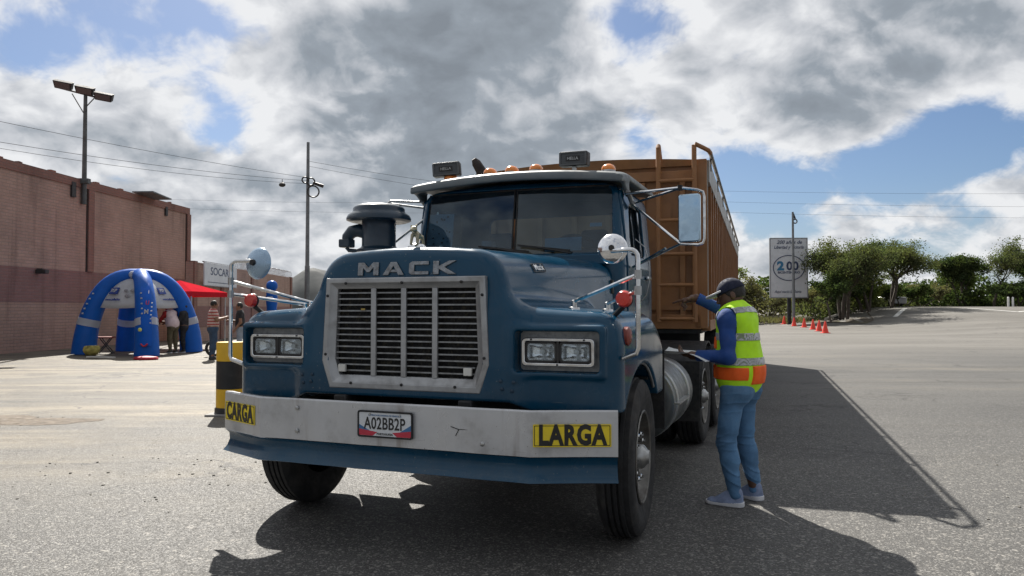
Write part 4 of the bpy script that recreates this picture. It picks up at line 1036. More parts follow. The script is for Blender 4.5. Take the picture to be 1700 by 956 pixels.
# half guards over the drive wheels
for sx in (-1, 1):
    pts = [(3.75 - .60 * cos(R(a)), .5 + .60 * sin(R(a))) for a in range(-5, 125, 10)]; inn = [(3.75 - .585 * cos(R(a)), .5 + .585 * sin(R(a))) for a in range(-5, 125, 10)]
    mb = MB(); n_ = len(pts)
    for x in (.68 * sx, 1.32 * sx): mb.v += [(x, y, z) for y, z in pts] + [(x, y, z) for y, z in inn]
    for i in range(n_ - 1):
        mb.f += [(i, i + 1, 2 * n_ + i + 1, 2 * n_ + i), (n_ + i, 3 * n_ + i, 3 * n_ + i + 1, n_ + i + 1), (i, n_ + i, n_ + i + 1, i + 1), (2 * n_ + i, 2 * n_ + i + 1, 3 * n_ + i + 1, 3 * n_ + i)]
    mb.f += [(0, 2 * n_, 3 * n_, n_), (n_ - 1, 2 * n_ - 1, 4 * n_ - 1, 3 * n_ - 1)]
    mb.build('wheel_guard', FRAMEB, truck)
    MB().box((1.0 * sx, 3.10, .62), (.62, .012, .60)).build('mudflap', RUBBER, truck)

# rubber hold-down latches and hinge seam of the tilting hood
for sx in (-1, 1):
    x = hood_x(1.17, 1.62)
    MB().box((sx * (x + .006), 1.19, 1.62), (.022, .05, .11)).build('hood_latch', BLACK, truck, bevel=.006)
    xs2 = [(sx * (hood_x(1.245, z) + .001), 1.245, z) for z in np.linspace(1.50, 1.80, 8)]
    MB().tube(xs2, .006, 5).build('hood_seam', BLACK, truck)
# ================================================================== TRAILER
BRN = mat('trailer_brown_paint', (.255, .112, .038), .55, 0, .16, 1.6, dirt=(.13, .060, .030), dscale=3.2, damt=.6, streak=(.085, .040, .022), chips=(.30, .22, .15), bump=.04, bscale=8, coat=.05)
BRN2 = mat('trailer_brown_rib', (.270, .122, .045), .55, 0, .16, 2.2, dirt=(.19, .10, .05), dscale=4, damt=.5)
RAILW = mat('trailer_top_rail', (.34, .33, .31), .5, .3, .1, 3, dirt=(.2, .15, .1), dscale=3, damt=.5)
TARP = mat('tarp_brown', (.22, .105, .042), .85, 0, .2, 2, dirt=(.10, .06, .035), damt=.5)
trl = thing('dump_trailer', 'tall brown ribbed dump trailer with front ladder, hitched behind the blue tractor', 'trailer', (.931, 8.804, 0), -R(18.1))
LEN, ZB, ZT, HW = 13.2, 1.23, 3.12, 1.30
MB().box((0, .06, (ZB + ZT) / 2), (2 * HW - .02, .08, ZT - ZB)).build('front_panel', BRN, trl, bevel=.006)
for sx in (-1, 1):
    MB().box((sx * (HW - .035), LEN / 2 + .1, (ZB + ZT) / 2), (.05, LEN, ZT - ZB - .01)).build('side_panel', BRN, trl, smooth=0)
    for k in range(27):
        MB().box((sx * (HW + .012), .42 + k * (LEN - .5) / 26, (ZB + ZT) / 2 - .10), (.060, .075, ZT - ZB - .28)).build('rib', BRN2, trl, smooth=0)
    MB().box((sx * (HW - .005), LEN / 2 + .05, ZT - .12), (.10, LEN, .25)).build('top_rail', RAILW, trl, smooth=0)
    MB().box((sx * (HW - .0), LEN / 2 + .05, ZB + .03), (.09, LEN, .12)).build('bottom_rail', BRN2, trl, smooth=0)
    MB().box((sx * (HW - .05), .03, (ZB + ZT) / 2), (.14, .14, ZT - ZB + .01)).build('corner_post', BRN2, trl, bevel=.006)
    MB().box((sx * (HW + .022), .02, (ZB + ZT) / 2 - .05), (.012, .035, ZT - ZB - .14)).build('edge_strip', RAILW, trl, smooth=0)
MB().box((0, LEN + .1, (ZB + ZT) / 2), (2 * HW - .02, .08, ZT - ZB)).build('tailgate', BRN, trl, smooth=0)
MB().box((0, LEN / 2, ZB - .02), (2 * HW - .1, LEN, .08)).build('floor', FRAMEB, trl, smooth=0)
# front wall framing
MB().box((0, -.005, 2.955), (2 * HW - .16, .05, .11)).build('cross_beam', BRN2, trl, bevel=.005)
MB().box((0, -.005, ZB + .07), (2 * HW - .10, .07, .16)).build('cross_beam', BRN2, trl, bevel=.005)
for x in (-1.0, -.62, -.2, .2, .60, 1.05):
    MB().box((x, .0, 2.13), (.06, .05, 1.52)).build('stiffener', BRN2, trl, bevel=.004)
MB().box((.20, -.002, 1.46), (1.9, .04, .05)).build('cross_beam', BRN2, trl, smooth=0)
# tarp bow: a shallow arch over the top
secs = []
for y in (-.02, .30, LEN / 2, LEN):
    top = [(HW * (1 - 2 * i / 20), y, ZT - .005 + .065 * (1 - (1 - 2 * i / 20) ** 2)) for i in range(21)]
    secs.append(top + [(-HW + .02, y, ZT - .06), (HW - .02, y, ZT - .06)])
MB().loft(secs).build('tarp_cover', TARP, trl, smooth=40)
# ladder with hooped tops
for x in (.795, 1.19):
    hoop = [(x, -.11, 1.30), (x, -.11, 3.27)] if x > 1 else [(x, -.11, 1.30), (x, -.11, 3.265), (x, -.09, 3.29), (x - .01, .12, 3.20), (x - .01, .13, 3.12)]
    MB().tube(hoop, .027, 8).build('ladder_rail', BRN2, trl)
    for z in (1.36, 2.1, 2.9): MB().box((x, -.06, z), (.04, .10, .04)).build('ladder_bracket', BRN2, trl, smooth=0)
for z in (2.885, 2.44, 2.06, 1.712, 1.335):
    MB().tube([(.795, -.115, z), (1.19, -.115, z)], .022, 8).build('rung', BRN2, trl)
RAILT = mat('handrail_dark', (.075, .065, .055), .5, .6, .2, 5)
MB().tube([(1.19, -.11, 3.20), (1.19, -.11, 3.27), (1.20, -.105, 3.285), (1.29, -.10, 3.235), (1.345, -.08, 3.205), (1.36, .0, 3.19)], .025, 8).build('handrail', BRN2, trl)
MB().tube([(1.36, .0, 3.19), (1.36, LEN, 3.21)], .022, 8).build('handrail', RAILT, trl)
for k in range(9): MB().box((1.345, .3 + k * 1.6, 3.12), (.02, .05, .16)).build('handrail_post', RAILT, trl, smooth=0)
# landing legs, chassis, black apron with a faint arched mark
MB().box((0, .62, 1.02), (2.36, .03, .34)).build('apron', mat('apron_black', (.012, .014, .018), .55, 0, .3, 5, dirt=(.05, .05, .05), damt=.4), trl, smooth=0)
ap = [( -.02 + .30 * cos(R(a)), .598, .985 + .14 * sin(R(a))) for a in range(25, 156, 10)]
MB().tube([(x + .45, y, z) for x, y, z in ap], .006, 4).build('apron_mark', mat('faded_grey_ink', (.10, .115, .12), .6), trl)
text_on('MACK', .13, basis((.62, .598, .96), (1, 0, 0), (0, 0, 1)), mat('faded_grey_ink', (.10, .115, .12), .6), trl, depth=.001, xs=1.2)
for sx in (-1, 1):
    MB().box((sx * .45, LEN / 2 + .5, 1.02), (.12, LEN - .8, .30)).build('chassis_rail', FRAMEB, trl, smooth=0)
    lg = MB().box((sx * .95, 3.0, .78), (.14, .14, .80)).build('landing_leg', FRAMEB, trl, bevel=.01)
    MB().box((sx * .95, 3.0, .37), (.26, .26, .03)).build('foot_plate', FRAMEB, lg)
truck_parent = trl
for yy in (LEN - 3.4, LEN - 2.1):
    wheel('trailer_wheel', 1.25, yy, 1, True); wheel('trailer_wheel', -1.25, yy, -1, True)
    MB().tube([(-1.1, yy, .5), (1.1, yy, .5)], .07, 10).build('axle', FRAMEB, trl)
MB().box((0, .95, 1.10), (1.0, .9, .12)).build('kingpin_plate', FRAMEB, trl, smooth=0)
# ================================================================== PEOPLE
def unit(v):
    v = np.array(v, float); return v / np.linalg.norm(v)
def folds(P, amp, seed=0, sx=1., sz=1.):
    rg = np.random.RandomState(seed); s = 0
    for k in range(5):
        d = rg.normal(size=3); d[2] *= 1.6 * sz; d[0] *= sx; f = 22 * (1.35 ** k); d = unit(d) * f
        s = s + np.sin(P @ d.astype(np.float32) + rg.rand() * 6) / (1.3 ** k)
    return amp * s * .45
def hand_sdf(P, wrist, d, n, thumb, curl=.35, point=False, s=1.0):
    """palm, four unequal bent fingers and a thumb leaving the side of the palm. d: along the hand, n: out of the palm, thumb: side"""
    w = np.array(wrist); d = unit(d); n = unit(np.array(n) - np.dot(n, d) * d); t = unit(np.array(thumb) - np.dot(thumb, d) * d - np.dot(thumb, n) * n)
    pal = s_cap(P, w, w + d * .03 * s, .026 * s, .030 * s)
    for o in (-.022, 0, .022): pal = smin(pal, s_cap(P, w + d * .02 * s + t * o * .7 * s, w + d * .085 * s + t * o * s, .017 * s, .014 * s), .012)
    out = pal
    for k, (o, L) in enumerate(((.030, .070), (.010, .078), (-.010, .072), (-.029, .056))):
        c = 0.05 if (point and k == 0) else (1.25 if point else curl * (1 + .12 * k))
        p = w + d * .088 * s + t * o * s; dirs = d.copy(); q = p
        for j, fr in enumerate((.45, .32, .23)):
            a = c * (.8 if j == 0 else 1.); dirs = unit(dirs * cos(a) + unit(np.cross(np.cross(dirs, n), dirs)) * sin(a))
            q2 = q + dirs * L * fr * 1.15 * s
            out = smin(out, s_cap(P, q, q2, (.0098 - .001 * j) * s, (.009 - .001 * j) * s), .005); q = q2
    p = w + d * .022 * s + t * .030 * s; q = p + (unit(t * .8 + d * .75 + n * .35)) * .042 * s; q2 = q + unit(d * .95 + t * .15 + n * .35) * .034 * s
    out = smin(out, s_cap(P, p, q, .014 * s, .0115 * s), .010); out = smin(out, s_cap(P, q, q2, .0112 * s, .009 * s), .005)
    return out

def make_person(name, label, loc, facing, J, wear, vox=.02, group=None, hands=None, build=1.0, H=1.65):
    """J: joints in the person's own frame (x right, y ahead, z up). One continuous body; clothes are children."""
    a = math.atan2(-facing[0], facing[1])
    root = thing(name, label, 'person', loc, a, group)
    g = lambda k: np.array(J[k], np.float32); b = build
    sides = ('l', 'r'); pel, ch, nk, hd = g('pelvis'), g('chest'), g('neck'), g('head')
    fw = unit(J.get('look', (0, 1, 0))); up = unit(hd - nk); rt = unit(np.cross(fw, up)); fwd = unit(np.cross(up, rt))
    Rm = np.stack([rt, fwd, up]).astype(np.float32)
    def headsp(P): return (P - hd) @ Rm.T
    def legs(P, e=0.):
        d = None
        for s in sides:
            hp, kn, an = g('hip_' + s), g('knee_' + s), g('ankle_' + s)
            q = smin(s_cap(P, hp, kn, .090 * b + e, .066 * b + e), s_cap(P, kn, an, .065 * b + e, .043 + e * 1.0), .03)
            calf = kn + (an - kn) * .3 + np.array((0, -.018, 0), np.float32)
            q = smin(q, s_ell(P, calf, (.05 * b + e, .055 * b + e, .11)), .03)
            d = q if d is None else smin(d, q, .02)
        sp = s_ell(P, pel, (.172 * b + e, .128 * b + e, .125 + e))
        for s in (-1, 1): sp = smin(sp, s_ell(P, pel + np.array((s * .075, -.048, -.05), np.float32), (.090 * b + e, .082 * b + e, .10 + e)), .04)
        return smin(d, sp, .05)
    def torso(P, e=0.):
        d = smin(s_ell(P, ch, (.176 * b + e, .122 * b + e, .20 + e)), s_ell(P, pel + (ch - pel) * .42, (.158 * b + e, .118 * b + e, .19 + e)), .08)
        sl_, sr = g('sho_l'), g('sho_r')
        d = smin(d, s_cap(P, sl_ * .75 + sr * .25, sr * .75 + sl_ * .25, .075 + e, .075 + e), .07)
        d = smin(d, s_cap(P, sl_ * .9 + sr * .1 + np.array((0, 0, .01)), nk, .05 + e, .055 + e), .05); d = smin(d, s_cap(P, sr * .9 + sl_ * .1 + np.array((0, 0, .01)), nk, .05 + e, .055 + e), .05)
        return smin(d, s_ell(P, pel + np.array((0, 0, .06), np.float32), (.165 * b + e, .122 * b + e, .13 + e)), .07)
    def arm(P, s, e=0.):
        sh, el, wr = g('sho_' + s), g('elb_' + s), g('wri_' + s)
        q = smin(s_cap(P, sh, el, .056 * b + e, .044 * b + e), s_cap(P, el, wr, .044 * b + e, .029 + e), .025)
        return smin(q, s_ell(P, sh, (.062 * b + e, .062 * b + e, .066 + e)), .03)
    def head(P):
        q = headsp(P)
        d = s_ell(q, (0, -.008, .02), (.074, .094, .098)); d = smin(d, s_ell(q, (0, .030, -.050), (.055, .060, .062)), .035)   # skull, jaw
        d = smin(d, s_cap(q, (0, .088, .012), (0, .104, -.022), .009, .014), .014)                                            # nose
        d = smin(d, s_ell(q, (0, .088, -.058), (.024, .012, .009)), .010)                                                      # lips
        d = smin(d, s_ell(q, (0, .080, .030), (.048, .018, .010)), .012)                                                       # brow
        d = smin(d, s_ell(q, (0, .078, -.098 + .010), (.022, .018, .014)), .02)                                                # chin
        for s in (-1, 1):
            d = smin(d, s_ell(q, (s * .078, -.012, -.012), (.011, .020, .032)), .008)                                           # ears
            d = smax(d, -s_ell(q, (s * .032, .096, .012), (.016, .014, .009)), .010)                                            # eye sockets
            d = smin(d, s_ell(q, (s * .032, .078, .012), (.011, .010, .009)), .003)
        return d
    def neck(P): return s_cap(P, ch + (nk - ch) * .7, hd - up.astype(np.float32) * .05, .058, .052)
    def feet(P):
        d = None
        for s in sides:
            an, to = g('ankle_' + s), g('toe_' + s); q = s_cap(P, an, np.array((an[0], an[1] - .01, .05)), .036, .032); q = smin(q, s_cap(P, (an[0], an[1] - .015, .045), (to[0] * .8 + an[0] * .2, to[1] * .8 + an[1] * .2, .032), .030, .020), .02)
            d = q if d is None else np.minimum(d, q)
        return d
    def hnd(P):
        d = None
        for s in sides:
            h = (hands or {}).get(s)
            el, wr = g('elb_' + s), g('wri_' + s); dr = unit(wr - el)
            if h: q = hand_sdf(P, wr, h.get('d', dr), h['n'], h['t'], h.get('curl', .35), h.get('point', False), h.get('s', 1.08))
            else: q = s_cap(P, wr, wr + dr * .09, .03, .034); q = smin(q, s_cap(P, wr + dr * .09, wr + dr * .15 + np.array((0, 0, -.02)), .030, .018), .02)
            d = q if d is None else np.minimum(d, q)
        return d
    def body(P):
        d = smin(legs(P), torso(P), .05)
        for s in sides: d = smin(d, arm(P, s), .03)
        d = smin(d, smin(neck(P), head(P), .03), .04); d = smin(d, feet(P), .02); return smin(d, hnd(P), .012)
    pts = np.array([J[k] for k in J if k not in ('look',)], float); lo = pts.min(0) - .20; hi = pts.max(0) + .20; lo[2] = -.02
    skin = wear['skin']; hair = wear.get('hair')
    sdf_obj('body', body, lo, hi, vox, skin, root)
    if hair is not None:
        def hr(P):
            q = headsp(P); d = s_ell(q, (0, -.014, .026), (.082, .100, .104))
            cut = smax(q[..., 1] - .055 + .35 * q[..., 2] * 0 - .25 * np.clip(q[..., 2] - .03, -.2, .06) * -1, -(q[..., 2] + wear.get('hair_len', .035)), .01)
            return smax(d, smax(cut, -(s_ell(q, (0, .06, -.03), (.075, .10, .085))), .01), .008) + folds(P, .002, 3)
        sdf_obj('hair', hr, hd - .16 - np.array((0, 0, wear.get('hair_len', .035))), hd + .16, vox * .8, hair, root)
    def cloth(nm, fn, m, v=None, slot=None, parent=None, zr=None):
        l2, h2 = lo.copy(), hi.copy()
        if zr: l2[2], h2[2] = zr; l2[:2] = np.maximum(lo[:2], pel[:2] - .36); h2[:2] = np.minimum(hi[:2], pel[:2] + .36)
        return sdf_obj(nm, fn, l2, h2, v or vox, m, parent or root, slot=slot)
    if 'trousers' in wear:
        zc = wear.get('hem', .055)
        def tr(P):
            z = P[..., 2]; k = np.exp(-((z - .45) / .10) ** 2) + np.exp(-((z - .10) / .10) ** 2) * 1.5 + .35
            d = legs(P, .009) + folds(P, .006, 5, .6) * k
            rg = np.random.RandomState(21)
            for q in range(9):          # pressed wrinkles, mostly across the leg, at knee, groin and ankle
                dv = unit((rg.normal() * .45, rg.normal() * .45, 1.)).astype(np.float32) * (34 + 26 * rg.rand()); zc_ = (.46, .80, .14, .20, .42, .50, .74, .10, .28)[q]
                w_ = np.exp(-((z - zc_) / .07) ** 2) * (.5 + .5 * np.sin(P[..., 0] * 21 + P[..., 1] * 17 + q * 2.1))
                d = d - .0055 * w_ * (1 - np.abs(np.sin(P @ dv + q))) ** 2 * 1.2 + .002 * w_
            return smax(d, np.maximum(z - (pel[2] + wear.get('waist', .10)), zc - z), .008)
        cloth('trousers', tr, wear['trousers'])
    if 'skirt' in wear: pass
    if 'shirt' in wear:
        sl_len = wear.get('sleeve', .96)
        def sh(P):
            d = torso(P, .010)
            for s in sides:
                shd, el, wr = g('sho_' + s), g('elb_' + s), g('wri_' + s)
                q = arm(P, s, .012) + folds(P, .006, 9)
                if sl_len > .5: ax = unit(wr - el); pt = el + (wr - el) * sl_len
                else: ax = unit(el - shd); pt = shd + (el - shd) * (sl_len * 2)
                d2 = (P - pt.astype(np.float32)) @ ax.astype(np.float32)
                near = np.sqrt(((P - pt.astype(np.float32)) ** 2).sum(-1)) < .22
                if sl_len <= .5: near = s_cap(P, el, wr, .09, .09) < 0
                q = np.where(near | (sl_len <= .5), smax(q, d2, .006), q)
                d = smin(d, q, .03)
            d = smin(d, s_cap(P, nk - (nk - ch) * .12, nk + up.astype(np.float32) * .022, .066, .062), .03)
            d = d + folds(P, .004, 2)
            cutn = (P - (nk + up.astype(np.float32) * .030)) @ up.astype(np.float32)
            d = np.where(np.sqrt(((P - nk) ** 2).sum(-1)) < .16, smax(d, cutn, .006), d)
            return smax(d, wear.get('shirt_bottom', pel[2] + .02) - P[..., 2], .008)
        cloth('shirt', sh, wear['shirt'])
    if 'vest' in wear:
        vb = wear['vest_bottom']
        def vst(P, e=.034):
            d = torso(P, e) + folds(P, .004, 4, 1.2, .4)
            # straight hang below the chest
            low = s_ell(P, np.array((pel[0], pel[1] - .005, pel[2] + .09), np.float32), (.160 * b + e, .112 * b + e, .22))
            d = smin(d, low, .08)
            for s in sides:
                sh_, el = g('sho_' + s), g('elb_' + s); out = unit((sh_ - ch) * np.array((1, 1, 0)))
                hole = s_cap(P, sh_ + out * .035 + np.array((0, 0, .03)), sh_ + out * .035 + np.array((0, 0, -.09)), .078, .082)
                d = smax(d, -hole, .006)
            d = smax(d, -s_cap(P, nk + np.array((0, .03, .0)), nk + up * .2, .084, .10), .006)
            # open V at the front
            v = np.maximum(np.abs(P[..., 0]) - .012 - .12 * np.clip(P[..., 2] - 1.15, 0, 1), -(P[..., 1] - ch[1] - .02))
            d = smax(d, -v, .004)
            return smax(d, vb + .006 * np.sin(P[..., 0] * 30) - P[..., 2], .006)
        sdf_vest = vst
        vo = cloth('vest', vst, wear['vest'])
        for (z0, z1, tilt) in wear['bands']:
            def bd(P):
                zz = P[..., 2] - tilt * P[..., 1]
                d = np.maximum(np.abs(vst(P) - .002) - .003, np.abs(zz - (z0 + z1) / 2) - (z1 - z0) / 2)
                return d
            cloth('reflective_band', bd, wear['band_mat'], vox * .75, parent=vo, zr=(z0 - .12, z1 + .12))
        for (x0, x1, ys, z0, z1, th) in wear.get('pockets', ()):
            def pk(P):
                d = vst(P) - th
                r = np.maximum(np.maximum(x0 - P[..., 0], P[..., 0] - x1), np.maximum(z0 - P[..., 2], P[..., 2] - z1))
                return smax(smax(d, r, .010), np.maximum(-(P[..., 1] - pel[1]) * ys if ys else -1., -(vst(P) + .006)), .003)
            cloth('pocket', pk, wear['pocket_mat'], vox * .8, parent=vo, zr=(z0 - .05, z1 + .05))
    if 'cap' in wear:
        def cp(P):
            q = headsp(P); d = s_ell(q, (0, -.012, .030), (.088, .108, .106)); d = smax(d, .028 - .12 * q[..., 1] - q[..., 2], .006)
            return d
        def br(P):
            q = headsp(P); z = q[..., 2] - (.052 - .16 * (q[..., 1] - .07) - 1.6 * q[..., 0] ** 2)
            plan = s_ell(np.stack([q[..., 0], q[..., 1], q[..., 2] * 0], -1), (0, .090, 0), (.080, .092, .1))
            return smax(smax(np.abs(z) - .007, plan, .003), .060 - q[..., 1], .003)
        c = sdf_obj('cap', cp, hd - .17, hd + .17, vox * .8, wear['cap'], root)
        sdf_obj('brim', br, hd - .13, hd + .22, min(vox * .6, .010), wear.get('brim', wear['cap']), c)
    if 'hood' in wear:
        def hoo(P):
            q = headsp(P); d = s_ell(q, (0, -.02, .02), (.10, .12, .125)); return smax(smin(d, s_cap(P, nk, ch, .10, .13), .06), -s_ell(q, (0, .12, -.01), (.07, .10, .085)), .01)
        cloth('hood', hoo, wear['hood'])
    if 'shoes' in wear:
        for s in sides:
            an, to = g('ankle_' + s), g('toe_' + s); ax = unit((to[0] - an[0], to[1] - an[1], 0)); pr = np.array((ax[1], -ax[0], 0))
            heel = np.array((an[0], an[1], 0)) - ax * .062; tip = np.array((to[0], to[1], 0)) + ax * .03; L = np.linalg.norm(tip - heel)
            def loc_(P):
                q = P - heel.astype(np.float32); return q @ ax.astype(np.float32), q @ pr.astype(np.float32), P[..., 2]
            def upper(P):
                u, v, z = loc_(P); t = np.clip(u / L, 0, 1)
                hw = .046 + .010 * np.sin(t * 3.0 + .2); ht = .140 - .092 * np.clip((t - .28) / .5, 0, 1)
                d = smax(np.abs(v) - hw + .25 * np.clip(z - .03, 0, .1), z - ht, .03)
                return smax(smax(d, np.maximum(-u, u - L), .05), .018 - z, .006)
            def sole(P):
                u, v, z = loc_(P); t = np.clip(u / L, 0, 1); hw = .046 + .010 * np.sin(t * 3.0 + .2)
                return smax(smax(np.abs(v) - hw, np.maximum(-u - .006, u - L - .004), .05), np.maximum(z - .028 - .01 * (1 - t), .001 - z), .006)
            mn = np.minimum(heel, tip) - .09; mx = np.maximum(heel, tip) + .09; mn[2] = -.01; mx[2] = .16
            so_ = sdf_obj('shoe', upper, mn, mx, vox * .7, wear['shoes'], root)
            sdf_obj('sole', sole, mn, mx, vox * .7, wear['sole'], so_)
    return root

DENIM = mat('blue_denim', (.080, .185, .335), .85, 0, .25, 5, bump=.25, bscale=220, dirt=(.20, .32, .46), dscale=2.6, damt=.5)
SKIN_D = mat('dark_brown_skin', (.105, .052, .032), .5, 0, .15, 12)
SKIN_M = mat('brown_skin', (.22, .115, .072), .55, 0, .15, 12)
HAIRB = mat('black_hair', (.012, .010, .009), .6, 0, .3, 40, bump=.4, bscale=90)
SHIRTB = mat('royal_blue_cloth', (.012, .055, .225), .8, 0, .18, 6, bump=.2, bscale=150)
LIME = mat('lime_vest_cloth', (.50, .92, .015), .75, 0, .10, 7, bump=.15, bscale=180)
SILV = mat('reflective_silver', (.45, .46, .48), .4, .35, .12, 14)
ORNG = mat('orange_pocket_cloth', (.95, .13, .012), .75, 0, .12, 7, bump=.15, bscale=160)
NAVY = mat('navy_cap_cloth', (.006, .010, .034), .85, 0, .2, 20)
CAPW = mat('cap_brim_grey', (.42, .43, .45), .75, 0, .1, 20)
SHOE = mat('shoe_grey_mesh', (.20, .25, .38), .8, 0, .25, 14, bump=.2, bscale=160)
SOLE = mat('shoe_sole_white', (.62, .63, .66), .6, 0, .08, 20)

J = dict(pelvis=(0, -.01, .90), chest=(0, .0, 1.22), neck=(0, .015, 1.425), head=(0, .055, 1.545), look=(-.42, .9, -.05),
         sho_l=(-.185, .0, 1.365), elb_l=(-.245, -.035, 1.10), wri_l=(-.215, .235, 1.095),
         sho_r=(.185, .01, 1.365), elb_r=(.255, .215, 1.415), wri_r=(.135, .415, 1.535),
         hip_l=(-.092, -.005, .86), knee_l=(-.125, .045, .46), ankle_l=(-.12, -.02, .085), toe_l=(-.15, .16, .03),
         hip_r=(.092, -.005, .86), knee_r=(.155, .03, .46), ankle_r=(.165, -.05, .085), toe_r=(.21, .12, .03))
make_person('person', 'person in lime reflective vest, jeans and dark cap pointing past the truck', (1.70, 5.66, 0), (-.75, .66), J,
            dict(skin=SKIN_D, hair=HAIRB, trousers=DENIM, shirt=SHIRTB, sleeve=.95, vest=LIME, vest_bottom=.825, band_mat=SILV,
                 bands=((1.035, 1.09, 0), (1.215, 1.27, 0), (1.395, 1.445, -.25)), pocket_mat=ORNG,
                 pockets=((-.40, -.135, 0, .925, 1.02, .005), (-.105, .10, -1, .895, 1.03, .011), (.12, .22, -1, .93, 1.03, .012), (-.17, -.03, 1, .93, 1.03, .012), (.03, .17, 1, .93, 1.03, .012), (-.15, -.06, 1, 1.15, 1.24, .012)),
                 cap=NAVY, brim=CAPW, shoes=SHOE, sole=SOLE, hem=.045, waist=.09), vox=.0085, build=.93,
            hands=dict(l=dict(n=(.2, .1, 1), t=(1, .1, 0), curl=.45, d=(.05, 1, .05)), r=dict(n=(-.2, -.1, -1), t=(-1, .2, 0), d=(-.25, .9, -.22), point=True)))
# papers in the left hand
pf = Vector((-.75, .66, 0)).normalized(); pr_ = Vector((.66, .75, 0)).normalized()
def pl(x, y, z): return Vector((1.70, 5.66, 0)) + pr_ * x + pf * y + Vector((0, 0, z))
pm = MB(); gx, gy = 7, 9
c0 = pl(-.245, .20, 1.085)
for side_ in (0, 1):
    for j in range(gy + 1):
        for i in range(gx + 1):
            u, v = i / gx - .5, j / gy; q = c0 + pr_ * (u * .21 + .02) + pf * (v * .42 - .10) + Vector((0, 0, .07 * (v - .35) + .035 * (u * 2) ** 2 * v + .02 * sin(v * 5) + .003 * (1 - side_)))
            pm.v.append(tuple(q))
n1 = (gx + 1) * (gy + 1)
for j in range(gy):
    for i in range(gx):
        a_ = j * (gx + 1) + i; pm.f.append((a_, a_ + 1, a_ + gx + 2, a_ + gx + 1)); pm.f.append((n1 + a_, n1 + a_ + gx + 1, n1 + a_ + gx + 2, n1 + a_ + 1))
tag(pm.build('paper_sheets', PAPER, smooth=180, fix=False), 'white paper sheets held in the hand of the person in the lime vest', 'paper')

# --- the five people farther off, by the tents
def std(z=1.0, **kw):
    j = dict(pelvis=(0, 0, .93), chest=(0, 0, 1.25), neck=(0, .01, 1.46), head=(0, .03, 1.60),
             sho_l=(-.19, 0, 1.40), elb_l=(-.24, -.02, 1.12), wri_l=(-.22, .12, .92), sho_r=(.19, 0, 1.40), elb_r=(.24, -.02, 1.12), wri_r=(.22, .12, .92),
             hip_l=(-.095, 0, .90), knee_l=(-.11, .02, .48), ankle_l=(-.11, -.03, .085), toe_l=(-.13, .14, .03),
             hip_r=(.095, 0, .90), knee_r=(.11, .02, .48), ankle_r=(.11, -.03, .085), toe_r=(.13, .14, .03))
    j.update(kw); return {k: (tuple(c * z for c in v) if k != 'look' else v) for k, v in j.items()}
def stripe_mat():
    m = mat('striped_shirt_cloth', (.5, .2, .2), .8); T = NT(m.node_tree); b = T.n['Principled BSDF']
    oc = T.new('ShaderNodeTexCoord').outputs['Object']; sp = T.new('ShaderNodeSeparateXYZ'); T.l.new(oc, sp.inputs[0])
    w = T.math('SINE', T.math('MULTIPLY', sp.outputs[2], 2 * pi / .085))
    T.put(b.inputs['Base Color'], T.mix(T.ramp(w, .35, .7), (.36, .10, .09), (.62, .55, .52))); return m
JEAN2 = mat('dark_jeans', (.035, .065, .12), .85, 0, .2, 6); DARKC = mat('dark_cloth', (.016, .017, .022), .85, 0, .3, 6)
REDC = mat('red_cloth', (.40, .025, .03), .8, 0, .2, 6); PINKC = mat('pale_pink_cloth', (.62, .50, .52), .8, 0, .12, 6); SHOE2 = mat('dark_shoe', (.03, .03, .032), .6); KHAKI = mat('olive_cloth', (.10, .085, .05), .85, 0, .2, 6)
make_person('person', 'person in red and white striped shirt and jeans standing beyond the yellow bollard', (-8.50, 21.4, 0), (.85, .5),
            std(.97, elb_r=(.26, .06, 1.16), wri_r=(.16, .30, 1.22), elb_l=(-.26, .06, 1.16), wri_l=(-.14, .30, 1.22)),
            dict(skin=SKIN_M, hair=HAIRB, trousers=JEAN2, shirt=stripe_mat(), sleeve=.35, shoes=SHOE2, sole=SHOE2), build=1.12)
make_person('person', 'person in black top and pale jeans facing the striped-shirt person, half hidden by the truck', (-7.95, 22.0, 0), (-.9, -.3),
            std(.94, elb_r=(.25, .08, 1.14), wri_r=(.12, .28, 1.16)),
            dict(skin=SKIN_M, hair=HAIRB, hair_len=.12, trousers=mat('pale_jeans', (.26, .31, .38), .85, 0, .2, 6), shirt=DARKC, sleeve=.30, shoes=SHOE2, sole=SHOE2), build=.95)
make_person('person', 'person in red hooded top and pale skirt-length shirt leaning under the blue tent', (-11.0, 24.4, 0), (-.8, .4),
            std(.95, chest=(0, .10, 1.22), neck=(0, .17, 1.41), head=(0, .24, 1.53), sho_l=(-.19, .14, 1.36), sho_r=(.19, .14, 1.36), elb_l=(-.22, .30, 1.16), wri_l=(-.14, .48, 1.06), elb_r=(.22, .30, 1.16), wri_r=(.14, .48, 1.06)),
            dict(skin=SKIN_M, hood=REDC, shirt=REDC, sleeve=.9, shirt_bottom=1.0, trousers=KHAKI, waist=.05, vest=PINKC, vest_bottom=.70, band_mat=PINKC, bands=(), shoes=SHOE2, sole=SOLE), build=1.0)
make_person('person', 'person dressed all in black standing by the right leg of the blue tent', (-10.75, 24.75, 0), (-.95, .2),
            std(.92, elb_l=(-.24, .08, 1.14), wri_l=(-.15, .28, 1.10)),
            dict(skin=SKIN_D, hair=HAIRB, trousers=DARKC, shirt=DARKC, sleeve=.9, shoes=SHOE2, sole=SOLE), build=1.0)
